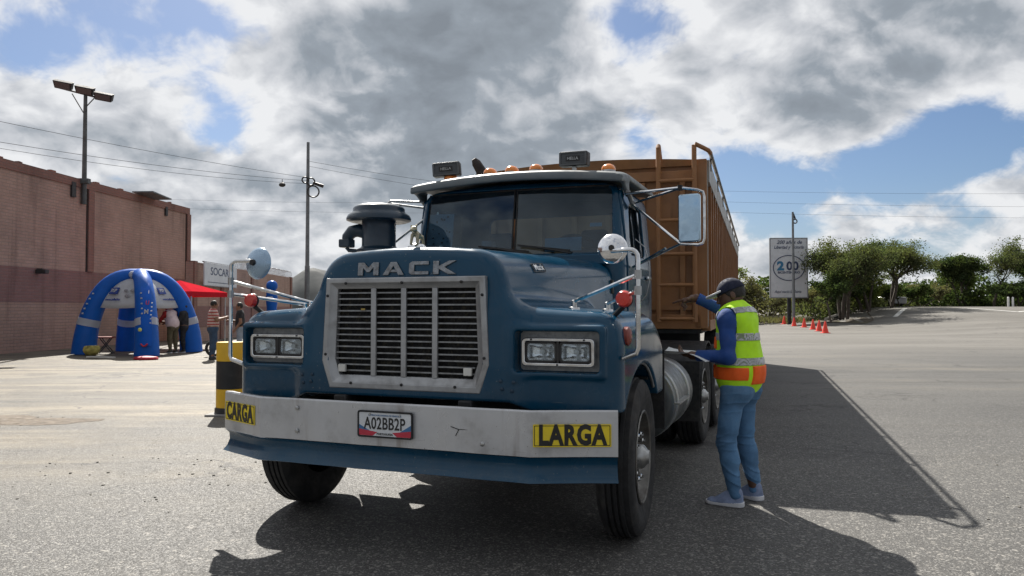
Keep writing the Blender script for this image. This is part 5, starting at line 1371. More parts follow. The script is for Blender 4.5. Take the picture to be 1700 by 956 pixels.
make_person('person', 'person in pink top and dark trousers behind the front leg of the blue tent', (-11.72, 24.6, 0), (.9, .2),
            std(.90, elb_l=(-.24, .10, 1.14), wri_l=(-.15, .30, 1.12), elb_r=(.24, .1, 1.14), wri_r=(.15, .3, 1.12)),
            dict(skin=SKIN_M, hair=HAIRB, trousers=DARKC, shirt=mat('pink_cloth', (.45, .22, .24), .8, 0, .15, 6), sleeve=.35, shoes=SHOE2, sole=SHOE2), build=.95)
# ================================================================== THINGS ROUND THE YARD
TBLUE = mat('inflatable_blue', (.003, .095, .44), .45, 0, .10, 2, spec=.25)
TWHITE = cloth_mat('tent_white_cloth', (.72, .74, .78))
TINK = mat('tent_navy_print', (.02, .05, .25), .6)
TGREY = mat('tent_grey_print', (.25, .25, .28), .6)
tent = thing('inflatable_tent', 'blue inflatable arch tent with white canopy panels and white leg bands', 'tent', (-12.05, 24.25, 0), 0)
legs_xy = {'left': (-1.42, -.55), 'right': (1.38, .80), 'front': (1.02, -1.50), 'back': (-1.06, 1.40)}
TOPZ = 2.62
def leg_curve(bx, by, n=18):
    pts = []
    for i in range(n + 1):
        t = i / n; a = t * pi / 2
        k = cos(a) ** .75 if a < pi / 2 - 1e-6 else 0.
        z = TOPZ * (sin(a) ** 1.15) if i else 0.
        pts.append((bx * k, by * k, max(z, 0) * .955 + .0))
    return pts
for nm, (bx, by) in legs_xy.items():
    pts = leg_curve(bx, by); rr = [.36 - .13 * (i / 18) for i in range(19)]
    pts[0] = (pts[0][0], pts[0][1], .02)
    l = MB().tube(pts, rr, 18).build('tent_leg', TBLUE, tent, smooth=60)
    # white band round the leg
    i0 = min(range(19), key=lambda i: abs(pts[i][2] - 1.02)); 
    P = [Vector(p) for p in pts]
    def at(z):
        for a, b in zip(P[:-1], P[1:]):
            if a.z <= z <= b.z: return a + (b - a) * ((z - a.z) / (b.z - a.z))
        return P[0]
    def rad(z): return .36 - .13 * (min(range(19), key=lambda i: abs(P[i].z - z)) / 18)
    bz = [.90, .98, 1.06, 1.12]
    MB().tube([at(z) for z in bz], [rad(z) + .012 for z in bz], 18, caps=False).build('white_band', TWHITE, l, smooth=60)
    # spaced white marks up the outer edge
    out = Vector((bx, by, 0)).normalized()
    for z in (1.30, 1.45, 1.60, 1.76, 1.92):
        c = at(z) + Vector((0, -1, 0)) * (rad(z) - .01) * .9 + out * .12
        MB().box(c, (.05, .05, .045)).build('print_mark', TWHITE, l, smooth=0)
MB().ball((0, 0, TOPZ * .955), (.34, .34, .16), 18, 8).build('crown', TBLUE, tent)
MB().ball((-.05, -.25, TOPZ * .955 + .03), (.13, .16, .12), 12, 6).build('crown_vent', TWHITE, tent)
# printed strip on the front leg; brighter blue stands in for its lit face
fp = leg_curve(1.02, -1.50)
fl = MB(); secs = []
for i in range(2, 19):
    p = Vector(fp[i]); r = .33 - .12 * (i / 18)
    w = .20; off = Vector((.10, -(r + .05), 0))
    q = p + off
    if i == 18: q.z += .12
    secs.append([(q.x - w, q.y + .05, q.z), (q.x, q.y - .05, q.z), (q.x + w, q.y + .05, q.z), (q.x, q.y + .09, q.z)])
flap = fl.loft(secs).build('front_lit_strip', mat('inflatable_blue_lit', (.001, .095, .50), .45, 0, .1, 2, spec=.25), tent, smooth=60)
fx, fy = 1.02 + .10, -1.50 - .40
for (t_, z, s, m) in (('M', 1.35, .20, TWHITE), ('U', 1.62, .18, mat('tent_red_print', (.5, .03, .05), .6)), ('i', 1.95, .16, TWHITE)):
    text_on(t_, s, basis((fx - .05, fy + .24 * (z - .4) , z), (.98, -.15, 0), (0, .10, 1)), m, flap, bold=.01, depth=.004)
for k in range(6): MB().box((fx + .12, fy + .02 + .16 * (1.02 + k * .12 - .3), 1.02 + k * .12), (.035, .03, .035)).build('print_mark', TWHITE, flap, smooth=0)
MB().tube([(fx - .10 + .20 * i / 8, fy + .02, .40 - .07 * sin(pi * i / 8)) for i in range(9)], .025, 6).build('smile_print', mat('tent_red_print', (.5, .03, .05), .6), flap)
MB().ball((fx - .12, fy - .0, .82), (.06, .02, .06), 10, 6).build('round_print', mat('yellow_print', (.6, .6, .15), .6), flap)
# canopy panels between neighbouring legs
order = ['left', 'front', 'right', 'back']
for a, b in zip(order, order[1:] + order[:1]):
    ca, cb = leg_curve(*legs_xy[a]), leg_curve(*legs_xy[b]); mb = MB(); n = 8
    rows = [i for i in range(8, 19)]; secs = []
    for i in rows:
        A, B_ = Vector(ca[i]), Vector(cb[i]); row = []
        for k in range(n + 1):
            t = k / n; p = A + (B_ - A) * t; p = p + Vector((p.x, p.y, 0)) * .10 * sin(pi * t) - Vector((0, 0, .05 * sin(pi * t))); row.append(p)
        secs.append(row)
    for r in secs: mb.v += [tuple(p) for p in r]
    m_ = n + 1
    mb.f = [(j * m_ + k, j * m_ + k + 1, (j + 1) * m_ + k + 1, (j + 1) * m_ + k) for j in range(len(secs) - 1) for k in range(n)]
    o = mb.build('canopy_panel', TWHITE, tent, smooth=60, fix=False)
    so_ = o.modifiers.new('thick', 'SOLIDIFY'); so_.thickness = .02
    if a in ('left', 'front'):
        p0, p1, q0 = secs[1][2], secs[1][6], secs[3][4]
        ux = (secs[2][6] - secs[2][2]).normalized(); uy = (secs[4][4] - secs[1][4]).normalized()
        nn = ux.cross(uy).normalized()
        if nn.y > 0: nn = -nn
        def on(u, v, i=2):
            c = secs[i][4] + ux * u + uy * v; return c + nn * .045
        c = on(-.30, .05, 3) if a == 'left' else on(-.05, .05, 3)
        MB().box((0, 0, 0), (.34, .22, .03), basis(c, ux, uy)).build('printed_square', TINK, o, smooth=0)
        text_on('PSP', .16, basis(c + nn * .02, ux, uy), TWHITE, o, bold=.02, depth=.004)
        if a == 'left':
            for u in (.18, .45): MB().ball((0, 0, 0), (.09, .05, .015), 10, 4, basis(on(u, .06, 3), ux, uy)).build('printed_emblem', TGREY, o)
            MB().ball((0, 0, 0), (.10, .06, .015), 10, 4, basis(on(.30, -.12, 3), ux, uy)).build('printed_emblem', TGREY, o)
        text_on('www.inflables', .11, basis(on(-.25, -.25, 3) if a == 'left' else on(.15, -.25, 3), ux, uy), TINK, o, bold=.02, depth=.004)
# red base of the tent's front, plank, stool, yellow basket
tag(MB().lathe([(.0, 0), (.26, 0), (.28, .03), (.25, .08), (.12, .10), (.0, .11)], 20, Matrix.Diagonal((1.25, .8, 1, 1))).build('weight_bag', mat('red_bag', (.42, .02, .04), .5), loc=(-10.35, 21.3, .002)), 'flat red weight bag lying on the ground before the blue tent', 'bag')
tag(MB().box((0, 0, .03), (.75, .16, .04), rot=Matrix.Rotation(R(2), 3, 'Y')).build('wooden_plank', mat('pale_plank', (.55, .54, .50), .7), bevel=.006, loc=(-11.95, 21.9, .002), rotz=R(8)), 'pale wooden plank lying on the ground in front of the blue tent', 'plank')
fs = thing('folding_stool', 'dark folding stool with red seat under the left side of the blue tent', 'stool', (-13.05, 24.2, 0), R(15))
MB().box((0, 0, .52), (.52, .34, .05)).build('seat', mat('red_seat', (.25, .06, .05), .7), fs, bevel=.015)
for sx in (-1, 1):
    for sy in (-1, 1): MB().tube([(sx * .22, sy * .13, 0), (-sx * .16, sy * .13, .51)], .016, 6).build('leg', FRAMEB, fs)
    MB().tube([(sx * .22, -.13, .05), (sx * .22, .13, .05)], .014, 6).build('stretcher', FRAMEB, fs)
def bask(P): return np.abs(smax(s_ell(P, (0, 0, .18), (.24, .22, .20)), P[..., 2] - .30, .02) + .01) - .012 + folds(P, .006, 8)
tag(sdf_obj('round_basket', bask, (-.3, -.3, -.05), (.3, .3, .4), .018, mat('yellow_wicker', (.42, .36, .10), .8, 0, .3, 9), loc=(-12.95, 23.2, .0)), 'round yellow basket on the ground beside the left tent leg', 'basket')
# red pop-up canopy behind
REDT = cloth_mat('red_canopy_cloth', (.70, .04, .06))
rc = thing('canopy_tent', 'red pop-up canopy tent standing behind the blue inflatable tent', 'tent', (-12.2, 27.6, 0), R(-8))
W2 = 1.2; secs = []
mb = MB(); mb.v = [(-W2, -W2, 2.05), (W2, -W2, 2.05), (W2, W2, 2.05), (-W2, W2, 2.05), (0, 0, 2.48), (-W2, -W2, 1.88), (W2, -W2, 1.88), (W2, W2, 1.88), (-W2, W2, 1.88)]
mb.f = [(0, 1, 4), (1, 2, 4), (2, 3, 4), (3, 0, 4), (5, 6, 1, 0), (6, 7, 2, 1), (7, 8, 3, 2), (8, 5, 0, 3)]
o = mb.build('canopy', REDT, rc, smooth=0); sm_ = o.modifiers.new('thick', 'SOLIDIFY'); sm_.thickness = .015
for sx in (-1, 1):
    for sy in (-1, 1): MB().tube([(sx * (W2 - .05), sy * (W2 - .05), 0), (sx * (W2 - .05), sy * (W2 - .05), 2.06)], .025, 6).build('post', STEEL, rc)
# blue inflatable figure farther back, over the fender
bf = thing('inflatable_figure', 'blue inflatable post with round head beside the low brick wall', 'inflatable', (-12.3, 38.5, 0))
MB().lathe([(.22, 0), (.26, .1), (.25, 1.5), (.30, 1.9), (.27, 2.3), (.16, 2.36)], 16).build('post', TBLUE, bf)
MB().ball((0, 0, 2.60), (.29, .27, .29), 16, 10).build('head', TBLUE, bf)
MB().box((0, -.28, 2.0), (.25, .03, .12)).build('print_mark', TWHITE, bf, smooth=0)
# tyre leaning behind the striped shirt person
tt = MB().lathe([(.21 + .045 * cos(R(a)), .05 * sin(R(a))) for a in range(0, 360, 30)], 28, closed=True, axis='y').build('loose_tyre', RUBBER, loc=(-9.9, 24.6, .44), rotz=R(10)); tt.rotation_euler.x = R(10)
tag(tt, 'worn black tyre leaning against the low brick wall behind striped-shirt person', 'tyre')
tt.location = (-8.95, 22.6, .25)

# yellow and black bollard at the truck's corner
bo = thing('bollard', 'yellow and black banded round bollard beside the left end of the bumper', 'bollard', (-3.86, 10.35, 0))
YB = mat('bollard_yellow', (.70, .42, .02), .55, 0, .1, 3, dirt=(.25, .2, .1), damt=.5); KB = mat('bollard_black', (.016, .017, .02), .55, 0, .2, 3, dirt=(.1, .09, .08), damt=.4)
for z0, z1, m in ((.10, .36, YB), (.36, .735, KB), (.735, .99, YB)):
    MB().lathe([(.19, z0), (.19, z1 - .004)] if z1 < .98 else [(.19, z0), (.19, z1 - .012), (.182, z1), (0, z1 + .002)], 28).build('band', m, bo)
MB().lathe([(.21, 0), (.205, .10), (.19, .105)], 24).build('band', KB, bo)
MB().box((.02, 0, .012), (.56, .5, .03)).build('footing', mat('concrete_grey', (.28, .27, .26), .9), bo, bevel=.01)

# floodlight mast on the brick building
fm_ = thing('floodlight_mast', 'grey mast with three floodlights rising from the top of the brick wall', 'floodlight', (-15.83, 27.7, 0))
MASTM = mat('mast_grey', (.10, .105, .105), .6, .4, .2, 4)
MB().tube([(0, 0, 5.3), (0, 0, 9.35)], [.09, .065], 10).build('mast', MASTM, fm_)
MB().tube([(-.95, -.1, 9.62), (.85, .1, 9.18)], .035, 8).build('crossarm', MASTM, fm_)
for a, b in (((0, 0, 8.6), (-.5, 0, 9.42)), ((0, 0, 8.9), (.35, 0, 9.28))): MB().tube([a, b], .02, 6).build('brace', MASTM, fm_)
for x, z in ((-.78, 9.72), (.02, 9.52), (.72, 9.28)):
    Mx = Matrix.Translation((x, -.08, z)) @ Matrix.Rotation(R(14), 4, 'Y') @ Matrix.Rotation(R(28), 4, 'X') @ Matrix.Rotation(R(10), 4, 'Z')
    h_ = MB().prism([(-.28, -.14), (.28, -.14), (.34, .14), (-.34, .14)], -.10, .12, 'xz', Mx).build('floodlight_head', FRAMEB, fm_, bevel=.02)
    MB().box((0, -.105, 0), (.52, .01, .22), Mx).build('floodlight_glass', mat('dark_glass', (.05, .055, .06), .1), h_, smooth=0)
MB().box((.08, -.05, 6.15), (.28, .2, .18)).build('junction_box', MASTM, fm_)

# utility pole with coil of cable and street-lamp arm
up_ = thing('utility_pole', 'slim grey utility pole with coiled cables standing behind the low brick wall', 'utility pole', (-12.27, 45.0, 0))
MB().tube([(0, 0, -.2), (0, 0, 4.0), (0, 0, 4.02), (0, 0, 11.45)], [.16, .15, .125, .09], 12).build('pole', mat('pole_steel', (.17, .18, .19), .55, .5, .15, 3), up_)
for (x, z, r, ax) in ((.22, 9.05, .22, 0), (.36, 8.45, .34, 1), (-.12, 9.15, .18, 0)):
    MB().lathe([(r + .045 * cos(R(a)), .05 * sin(R(a))) for a in range(0, 360, 60)], 20, Matrix.Translation((x, -.15, z)) @ Matrix.Rotation(R(15), 4, 'Z'), axis='y', closed=True).build('cable_coil', BLACK, up_)
MB().tube([(.35, -.1, 8.98), (.95, -.1, 8.78)], [.09, .11], 8).build('splice_case', BLACK, up_)
def sag(a, b, s, n=14):
    a, b = Vector(a), Vector(b); return [tuple(a + (b - a) * i / n - Vector((0, 0, s * 4 * (i / n) * (1 - i / n)))) for i in range(n + 1)]
WIRE = mat('cable_black', (.03, .032, .035), .6)
def wire(a, b, s, r, label): return tag(MB().tube(sag(a, b, s), r, 5, caps=False).build('overhead_cable', WIRE, smooth=60), label, 'cable')
wire((-25.0, 26.0, 9.55), (-12.2, 45, 9.30), .25, .010, 'uppermost thin overhead cable crossing sky from left edge to utility pole')
wire((-24.0, 24.0, 8.15), (-12.25, 45, 9.12), .35, .010, 'middle overhead cable from left edge to utility pole')
wire((-24.0, 24.0, 7.98), (-12.3, 45, 8.95), .45, .009, 'lowest overhead cable from left edge to utility pole')
wire((-12.2, 45, 10.3), (14, 60, 10.4), .7, .010, 'overhead cable from utility pole top to behind truck cab')
wire((-12.2, 45, 10.0), (14, 60, 9.9), .8, .009, 'lower overhead cable from utility pole to behind truck cab')
lampc = thing('hanging_junction', 'small dark splice box hanging on overhead cable left of utility pole', 'cable box', (-13.2, 43.0, 8.55))
MB().ball((0, 0, 0), (.20, .16, .13), 10, 6).build('case', BLACK, lampc); MB().tube([(0, 0, .1), (0, 0, .32)], .02, 6).build('hanger', BLACK, lampc)
wire((-40, 80, 12.3), (16, 84, 12.5), .5, .009, 'distant pale overhead cable above the low brick wall')
wire((-40, 80, 13.2), (16, 84, 13.8), .5, .009, 'upper distant overhead cable above the low brick wall')
for i, (z0, z1) in enumerate(((13.2, 12.6), (12.2, 11.2), (11.2, 10.1))):
    wire((10, 75, z0 + .3), (75, 68, z1 - .3), .5, .009, ('highest', 'middle', 'lowest')[i] + ' of three overhead cables crossing the sky on the right')

# billboard and its pole
bb = thing('billboard', 'tall pale billboard with round blue bicentenary emblem among the trees', 'billboard', (23.2, 63.0, 0), R(-4))
MB().box((0, 0, 4.85), (3.05, .16, 5.0)).build('panel', mat('billboard_grey', (.56, .58, .62), .55, 0, .05, 1, dirt=(.3, .32, .34), damt=.3), bb, bevel=.02)
frame_mb(rrect(-1.56, 1.56, 2.32, 7.38, .02, 1), rrect(-1.48, 1.48, 2.40, 7.30, .02, 1), -.10, .10).build('frame', mat('grey_rail', (.25, .26, .28), .5, .4), bb)
BI = mat('billboard_navy', (.035, .05, .11), .6); B2 = mat('billboard_teal', (.03, .16, .30), .6)
ring = [(1.28 * cos(R(a)), -.10, 4.85 + 1.05 * sin(R(a))) for a in range(0, 361, 10)]
MB().tube(ring, .035, 6).build('emblem_ring', BI, bb)
text_on('2', 1.0, basis((-.68, -.09, 4.98), (1, 0, 0), (0, 0, 1)), B2, bb, bold=.05, depth=.01, xs=1.1)
text_on('00', 1.0, basis((.30, -.09, 4.98), (1, 0, 0), (0, 0, 1)), BI, bb, bold=.03, depth=.01, xs=1.0)
text_on('BICENTENARIO', .26, basis((0, -.09, 4.46), (1, 0, 0), (0, 0, 1)), BI, bb, bold=.02, depth=.01, xs=1.0)
text_on('200 años de', .42, basis((.05, -.09, 7.0), (1, 0, 0), (0, 0, 1)), BI, bb, bold=.01, depth=.01, shear=.3, xs=1.0)
text_on('Libertad y Victoria', .38, basis((0, -.09, 6.58), (1, 0, 0), (0, 0, 1)), BI, bb, bold=.01, depth=.01, shear=.3, xs=.85)
text_on('Aquí nació la Patria', .33, basis((-.1, -.09, 2.85), (1, 0, 0), (0, 0, 1)), BI, bb, bold=.0, depth=.01, shear=.3, xs=.85)
for x in (.05,): MB().tube([(x, .12, -.2), (x, .12, 5)], .16, 10).build('post', FRAMEB, bb)
sp_ = thing('lamp_post', 'thin grey post with small lamp standing in front of the billboard', 'post', (22.55, 60.2, 0))
MB().tube([(0, 0, 0), (0, 0, 9.2)], [.13, .08], 10).build('pole', mat('pole_steel', (.17, .18, .19), .55), sp_)
MB().lathe([(.16 + .05 * cos(R(a)), .05 * sin(R(a))) for a in range(0, 360, 60)], 14, Matrix.Translation((.18, 0, 8.45)), axis='y', closed=True).build('cable_coil', BLACK, sp_)
MB().tube([(.02, 0, 9.1), (.16, 0, 8.75), (.2, 0, 8.6)], .07, 8).build('lamp', BLACK, sp_)

# traffic cones
CONE = mat('cone_orange_red', (.80, .055, .03), .5, 0, .1, 4); CONEW = mat('cone_white_band', (.75, .75, .74), .5)
ordn = ['nearest', 'second nearest', 'third nearest', 'third farthest', 'second farthest', 'farthest']
proto = None
for i, (x, y) in enumerate(((18.4, 44.2), (19.47, 47.7), (20.72, 51.8), (21.98, 56.6), (22.35, 59.6), (23.16, 64.0))):
    lab = f'red-orange traffic cone on the road edge, {ordn[i]} of the row of six'
    if proto is None:
        proto = thing('traffic_cone', lab, 'cone', (x, y, gz(x, y)), 0, 'traffic cones by the billboard')
        MB().lathe([(.19, .04), (.185, .06), (.035, .70), (.03, .71), (0, .712)], 16).build('cone_body', CONE, proto)
        MB().box((0, 0, .02), (.44, .44, .04)).build('base', CONE, proto, bevel=.01)
        MB().lathe([(.125, .30), (.096, .42)], 16).build('white_band', CONEW, proto)
    else:
        c = copy_tree(proto); c.location = (x, y, gz(x, y)); c['label'] = lab; c.rotation_euler.z = i * .7
# low guard rail beside the rising road
gr_ = thing('guard_rail', 'pale low guard rail on short posts climbing beside the trees', 'guard rail', (25.0, 60.0, 0))
GRM = mat('rail_concrete', (.36, .34, .30), .85, 0, .15, 3)
ra, rb = Vector((0, 0, .62)), Vector((7.6, 10.0, 1.62))
MB().tube([ra, rb], .10, 6).build('rail_beam', GRM, gr_)
for k in range(7):
    p = ra + (rb - ra) * (k / 6); MB().box((p.x, p.y, p.z - .35), (.14, .14, .7)).build('rail_post', GRM, gr_, smooth=0)

# small white car parked under the trees
def parked_car(label, loc, rz, paint):
    c = thing('parked_car', label, 'car', loc, rz)
    def bod(P):
        x = np.abs(P[..., 0]); y = P[..., 1]; z = P[..., 2]
        low = smax(smax(x - .86, np.abs(y) - 2.1, .25), np.maximum(z - .92 + .06 * np.abs(y) * .5, .24 - z), .14)
        top = smax(smax(x - .74 + .25 * (z - .9), np.maximum(-y - 1.2 + .7 * (z - .9), y - 1.55 + .45 * (z - .9)), .15), np.maximum(z - 1.45, .7 - z), .12)
        d = smin(low, top, .06)
        for yy in (-1.3, 1.3): d = smax(d, -np.maximum(np.sqrt((y - yy) ** 2 + (z - .32) ** 2) - .38, .55 - x), .02)
        return d
    sdf_obj('body', bod, (-1, -2.25, .1), (1, 2.25, 1.6), .05, paint, c)
    GL = mat('car_glass', (.015, .018, .022), .08)
    for sx in (-1, 1):
        MB().prism([(-.85, .95), (-.55, 1.36), (.85, 1.36), (1.25, .95)], .735 * sx, .70 * sx, 'yz').build('side_window', GL, c, smooth=0)
        for yy in (-1.3, 1.3):
            w = MB().lathe([(.2, -.09), (.31, -.09), (.32, -.06), (.32, .06), (.31, .09), (.2, .09)], 18, Matrix.Translation((.75 * sx, yy, .32)), axis='x').build('wheel', RUBBER, c)
            MB().lathe([(.2, -.095), (.19, .095), (.05, .10)], 12, Matrix.Translation((.75 * sx, yy, .32)), axis='x').build('rim', STEEL, w)
    for yy, s in ((-1.06, -1), (1.42, 1)):
        MB().box((0, yy, 1.15), (1.3, .03, .36), rot=Matrix.Rotation(R(-32 * s), 3, 'X')).build('windscreen', GL, c, smooth=0)
    return c
parked_car('small white car parked in the shade under the trees', (35.4, 71.6, gz(35.4, 71.6) + .03), R(14), mat('car_white', (.40, .41, .43), .3, 0, .05, 3, coat=.3))
# pale posts at the road crest
for i, (x, y) in enumerate(((47.2, 71.5), (48.3, 72.5))):
    pz = gz(x, y)
    o = thing('marker_post', ('left', 'right')[i] + ' of two short white posts at the road crest', 'post', (x, y, pz - .05), 0, 'white posts at the crest')
    MB().tube([(0, 0, 0), (0, 0, .9)], .09, 8).build('post', CONEW, o); MB().ball((0, 0, .9), .09, 8, 6).build('cap', CONEW, o)
# ================================================================== TREES
BARK = mat('tree_bark', (.075, .060, .048), .95, 0, .3, 8, bump=.5, bscale=25)
def leaf_mat(name, c, t=.35):
    m = bpy.data.materials.new(name); m.use_nodes = True; T = NT(m.node_tree); T.n.clear()
    out = T.new('ShaderNodeOutputMaterial'); d = T.new('ShaderNodeBsdfDiffuse'); tr = T.new('ShaderNodeBsdfTranslucent'); mx = T.new('ShaderNodeMixShader'); mx.inputs[0].default_value = t
    gi_ = T.new('ShaderNodeNewGeometry'); oc = T.new('ShaderNodeTexCoord').outputs['Object']
    col = T.mix(gi_.outputs['Random Per Island'], tuple(q * .6 for q in c), tuple(q * 1.45 for q in c))
    col = T.mix(T.ramp(T.noise(oc, .9, 3), .4, .7, 0, .5), col, (c[0] * 1.5, c[1] * 1.15, c[2] * .8))
    T.l.new(col, d.inputs[0]); T.l.new(T.mix(1., col, (1.3, 1.5, .7), 'MULTIPLY'), tr.inputs[0])
    T.l.new(d.outputs[0], mx.inputs[1]); T.l.new(tr.outputs[0], mx.inputs[2]); T.l.new(mx.outputs[0], out.inputs[0]); return m
LEAFS = [leaf_mat('leaf_dusty_green', (.085, .098, .058)), leaf_mat('leaf_dark_green', (.052, .072, .036)), leaf_mat('leaf_bright_green', (.105, .135, .048)), leaf_mat('leaf_dry_olive', (.13, .125, .085))]  # greens lightened and greyed in the colour to stand for haze
def tree(name, label, loc, H, spread, seed, leaf, trunk_h=.28, flat=.55, nleaf=5200, lsize=.17, droop=0., trunks=1, lean=(0, 0), group='trees beyond the road'):
    rg = random.Random(seed); root = thing(name, label, 'tree', loc, rg.random() * 6, group)
    wood = MB(); tips = []
    def grow(p, d, L, r, lev):
        n = 4; pts = [p]; rs = [r]; q = Vector(p); dd = Vector(d)
        for i in range(n):
            dd = (dd + Vector((rg.gauss(0, .16), rg.gauss(0, .16), rg.gauss(.02, .10) - droop * lev * .07))).normalized(); q = q + dd * L / n; pts.append(q.copy()); rs.append(r * (1 - .42 * (i + 1) / n))
        wood.tube(pts, rs, 7 if lev < 2 else 5, caps=False)
        if lev >= 1: tips.extend((pt, lev) for pt in pts[1:])
        if lev < 3:
            k = rg.choice((3, 4)) if lev == 0 else rg.choice((2, 3, 3))
            for i in range(k):
                a = rg.random() * 2 * pi; el = rg.uniform(.15, .75) * flat * 1.3
                nd = Vector((cos(a) * (1 - el * .3), sin(a) * (1 - el * .3), el + .15)) + dd * .5
                st = pts[-1] if i == 0 or lev == 0 else pts[rg.choice((2, 3, 4))]
                grow(st, nd.normalized(), L * rg.uniform(.62, .85), rs[-1] * .72, lev + 1)
    for t in range(trunks):
        a = rg.random() * 6; o = Vector((cos(a), sin(a), 0)) * (.25 * t)
        grow(o, Vector((lean[0] + cos(a) * .25 * (trunks > 1), lean[1] + sin(a) * .25 * (trunks > 1), 1)).normalized(), H * trunk_h, H * .019, 0)
    # fit the skeleton to the wanted height and spread
    V = np.array(wood.v); mx = V[:, 2].max(); sp = np.abs(V[:, :2]).max() + 1e-6
    kz, kx = (H * .93) / mx, spread / sp * .92
    fit = lambda v: (v[0] * (kx * min(1, v[2] / (H * .25)) + (1 - min(1, v[2] / (H * .25)))), v[1] * (kx * min(1, v[2] / (H * .25)) + (1 - min(1, v[2] / (H * .25)))), v[2] * kz)
    wood.v = [fit(v) for v in wood.v]; wood.build('trunk', BARK, root, fix=False)
    tips = [(Vector(fit(p)), l) for p, l in tips]
    T_ = [p for p, l in tips if l >= 2 or (l == 1 and rg.random() < .6)] or [p for p, l in tips]
    lf = MB(); v = []; f = []
    clumps = []
    for p in T_:
        if rg.random() < .80: clumps.append((p + Vector((rg.gauss(0, .2), rg.gauss(0, .2), rg.gauss(.05, .15))), rg.uniform(.40, .85) * H / 7))
    per = max(6, int(2.3 * nleaf / max(1, len(clumps)))); lsize *= 1.12
    for c, r in clumps:
        for _ in range(int(per * rg.uniform(.4, 1.5))):
            g_ = Vector((rg.gauss(0, 1), rg.gauss(0, 1), rg.gauss(0, .6))) * r * .62; p = c + g_
            if droop: p.z -= droop * g_.length * .8 * rg.random()
            s = lsize * rg.uniform(.55, 1.25); a = Vector((rg.gauss(0, 1), rg.gauss(0, 1), rg.gauss(0, .8) - droop)).normalized(); b = a.cross(Vector((rg.gauss(0, 1), rg.gauss(0, 1), rg.gauss(0, 1)))).normalized()
            k = len(v); v += [tuple(p - a * s * .5), tuple(p + b * s * .28), tuple(p + a * s * .5), tuple(p - b * s * .28)]; f.append((k, k + 1, k + 2, k + 3))
    lf.v = v; lf.f = f; lf.build('crown', leaf, root, smooth=0, fix=False)
    return root
G = gz
tree('shade_tree', 'largest spreading dusty-green tree just right of the billboard', (26.6, 60.5, .6), 6.9, 4.0, 11, LEAFS[0], .15, .62, 11000, .15, .35, 3)
tree('shade_tree', 'dark green tree rising behind the middle of the right tree group', (30.4, 64.0, 1.0), 6.5, 3.6, 23, LEAFS[1], .15, .62, 11000, .15, .30, 3)
tree('shade_tree', 'tree with long arching branch hanging over the gap on the right', (33.3, 66.0, 1.25), 6.4, 4.4, 31, LEAFS[0], .18, .5, 8500, .15, .55, 2, (.30, 0))
tree('young_tree', 'small leafy tree standing in front of the billboard\'s lower right corner', (24.4, 57.5, .35), 4.0, 1.9, 5, LEAFS[1], .30, .7, 3600, .13, 0, 1)
tree('bush', 'low bright green bush at foot of the largest spreading tree', (30.3, 66.5, 1.1), 2.4, 2.2, 8, LEAFS[2], .18, .5, 2600, .15, 0, 2)
tree('shade_tree', 'broad tree left of the billboard, seen past the trailer and cap', (20.6, 72.0, .2), 5.8, 4.2, 41, LEAFS[2], .22, .55, 7500, .17, .1, 2)
tree('shade_tree', 'grey-green scrubby tree low between trailer and billboard', (22.3, 76.0, .6), 4.2, 3.4, 43, LEAFS[3], .22, .5, 3600, .17, .1, 2)
tree('bush', 'dry olive bush under the billboard', (23.4, 68.0, .9), 1.9, 1.7, 47, LEAFS[3], .2, .5, 1500, .14, 0, 2)
tree('bush', 'dry grey-green thicket in the dip between the two tree groups', (40.2, 74.5, 1.55), 2.2, 3.4, 53, LEAFS[3], .2, .5, 4600, .16, .05, 3)
tree('shade_tree', 'pale yellow-green tree behind the dip between the two tree groups', (51.5, 85.0, 1.6), 4.8, 4.0, 57, LEAFS[2], .22, .55, 5500, .18, .05, 2)
tree('shade_tree', 'dense dark round-topped tree first of the far right group', (47.0, 78.5, 1.6), 5.7, 3.4, 61, LEAFS[1], .15, .65, 11000, .17, .1, 3)
tree('shade_tree', 'thin-topped sparse tree near the right edge', (50.3, 78.5, 1.6), 7.2, 3.8, 67, LEAFS[0], .28, .85, 3600, .16, 0, 1)
tree('shade_tree', 'leafy tree cut by the right edge of the picture', (55.0, 80.0, 1.6), 6.6, 4.4, 71, LEAFS[1], .15, .6, 10000, .17, .2, 3)
tree('bush', 'dark green hedge-like bush at the far right road crest', (51.0, 75.5, 1.55), 2.6, 3.8, 73, LEAFS[1], .16, .45, 5200, .16, 0, 3)
tree('bush', 'low bush under the arching tree by the parked car', (35.6, 69.0, 1.4), 2.6, 2.6, 79, LEAFS[1], .18, .45, 3600, .16, 0, 3)
tree('bush', 'dark shaded bush between the trunks right of the billboard', (28.6, 64.5, .9), 3.2, 2.6, 83, LEAFS[1], .16, .5, 5200, .15, .1, 3)  # low foliage, also added dark to stand for shade under the trees
tree('bush', 'dusty bush beside the guard rail under the trees', (33.0, 69.5, 1.3), 3.4, 3.0, 89, LEAFS[0], .16, .5, 5200, .15, .1, 3)
tree('bush', 'olive scrub behind the small leafy tree', (26.2, 66.0, .9), 2.4, 2.4, 97, LEAFS[3], .16, .5, 3600, .14, .1, 3)
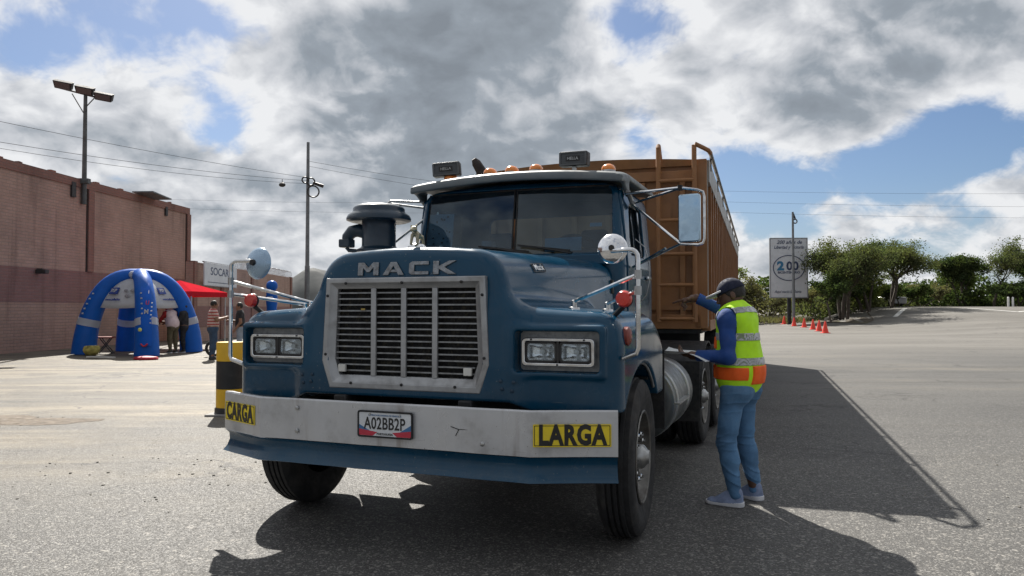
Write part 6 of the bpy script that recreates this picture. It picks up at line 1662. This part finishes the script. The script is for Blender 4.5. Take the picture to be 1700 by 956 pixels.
# far wood and undergrowth closing the view: each one mass
def thicket(name, label, n, x0, x1, yf, topf, leaf, seed, s0=.25, s1=.6):
    rg = random.Random(seed); mb = MB(); v = []; f = []
    for k in range(n):
        x = rg.uniform(x0, x1); y = yf(x) + rg.uniform(0, 12) * rg.random()
        z = .3 + gz(x, y) * .6 + topf(x) * rg.random() ** .8; s = rg.uniform(s0, s1)
        a = Vector((rg.gauss(0, 1), rg.gauss(0, 1), rg.gauss(0, 1))).normalized(); b = a.cross(Vector((rg.gauss(0, 1), rg.gauss(0, 1), rg.gauss(0, 1)))).normalized(); p = Vector((x, y, z))
        i = len(v); v += [tuple(p - a * s * .5), tuple(p + b * s * .4), tuple(p + a * s * .5), tuple(p - b * s * .4)]; f.append((i, i + 1, i + 2, i + 3))
    mb.v, mb.f = v, f; o = mb.build(name, leaf, smooth=0, fix=False); o['kind'] = 'stuff'; o['label'] = label; return o
thicket('far_wood', 'far-off line of dark green wood behind the trees', 26000, 8, 125, lambda x: 96 + .05 * x, lambda x: 3.0 + .9 * sin(x * .23) + .7 * sin(x * .71 + 2) + (.4 if x > 40 else 0), LEAFS[1], 99)
thicket('undergrowth', 'dense shaded undergrowth between the trunks on the right', 15000, 29, 66, lambda x: 76 + .12 * (x - 29) , lambda x: 2.1 + .6 * sin(x * .6) + .5 * sin(x * 1.7 + 1), LEAFS[1], 101, .2, .42)
thicket('undergrowth', 'dusty shaded scrub along the verge under the trees', 9000, 25.5, 40, lambda x: 61.5 + (x - 25.5) * .85, lambda x: 1.5 + .5 * sin(x * 1.1) + .4 * sin(x * 2.7 + 1), LEAFS[0], 107, .14, .30)
thicket('undergrowth', 'grey-green scrub round the foot of the billboard', 5200, 16.5, 30, lambda x: 74 - .1 * (x - 20), lambda x: 2.3 + .5 * sin(x * .9) + .4 * sin(x * 2.1), LEAFS[3], 103, .18, .36)
# dry grass tufts along the verge
def tufts():
    rg = random.Random(17); v = []; f = []
    for k in range(2600):
        t = rg.random(); x = 19 + 13 * t + rg.gauss(0, 1.2); y = 70.5 - 8 * sin(t * pi) + rg.uniform(0, 8)
        z = .15 + .25 * rg.random()
        for q in range(3):
            a = rg.random() * 6; h = rg.uniform(.15, .5); w = .04; dx, dy = cos(a) * w, sin(a) * w; lx, ly = rg.gauss(0, .15), rg.gauss(0, .15)
            i = len(v); v += [(x - dx, y - dy, z), (x + dx, y + dy, z), (x + lx, y + ly, z + h)]; f.append((i, i + 1, i + 2))
    mb = MB(); mb.v, mb.f = v, f; o = mb.build('dry_grass', LEAFS[3], smooth=0, fix=False); o['kind'] = 'stuff'
tufts()
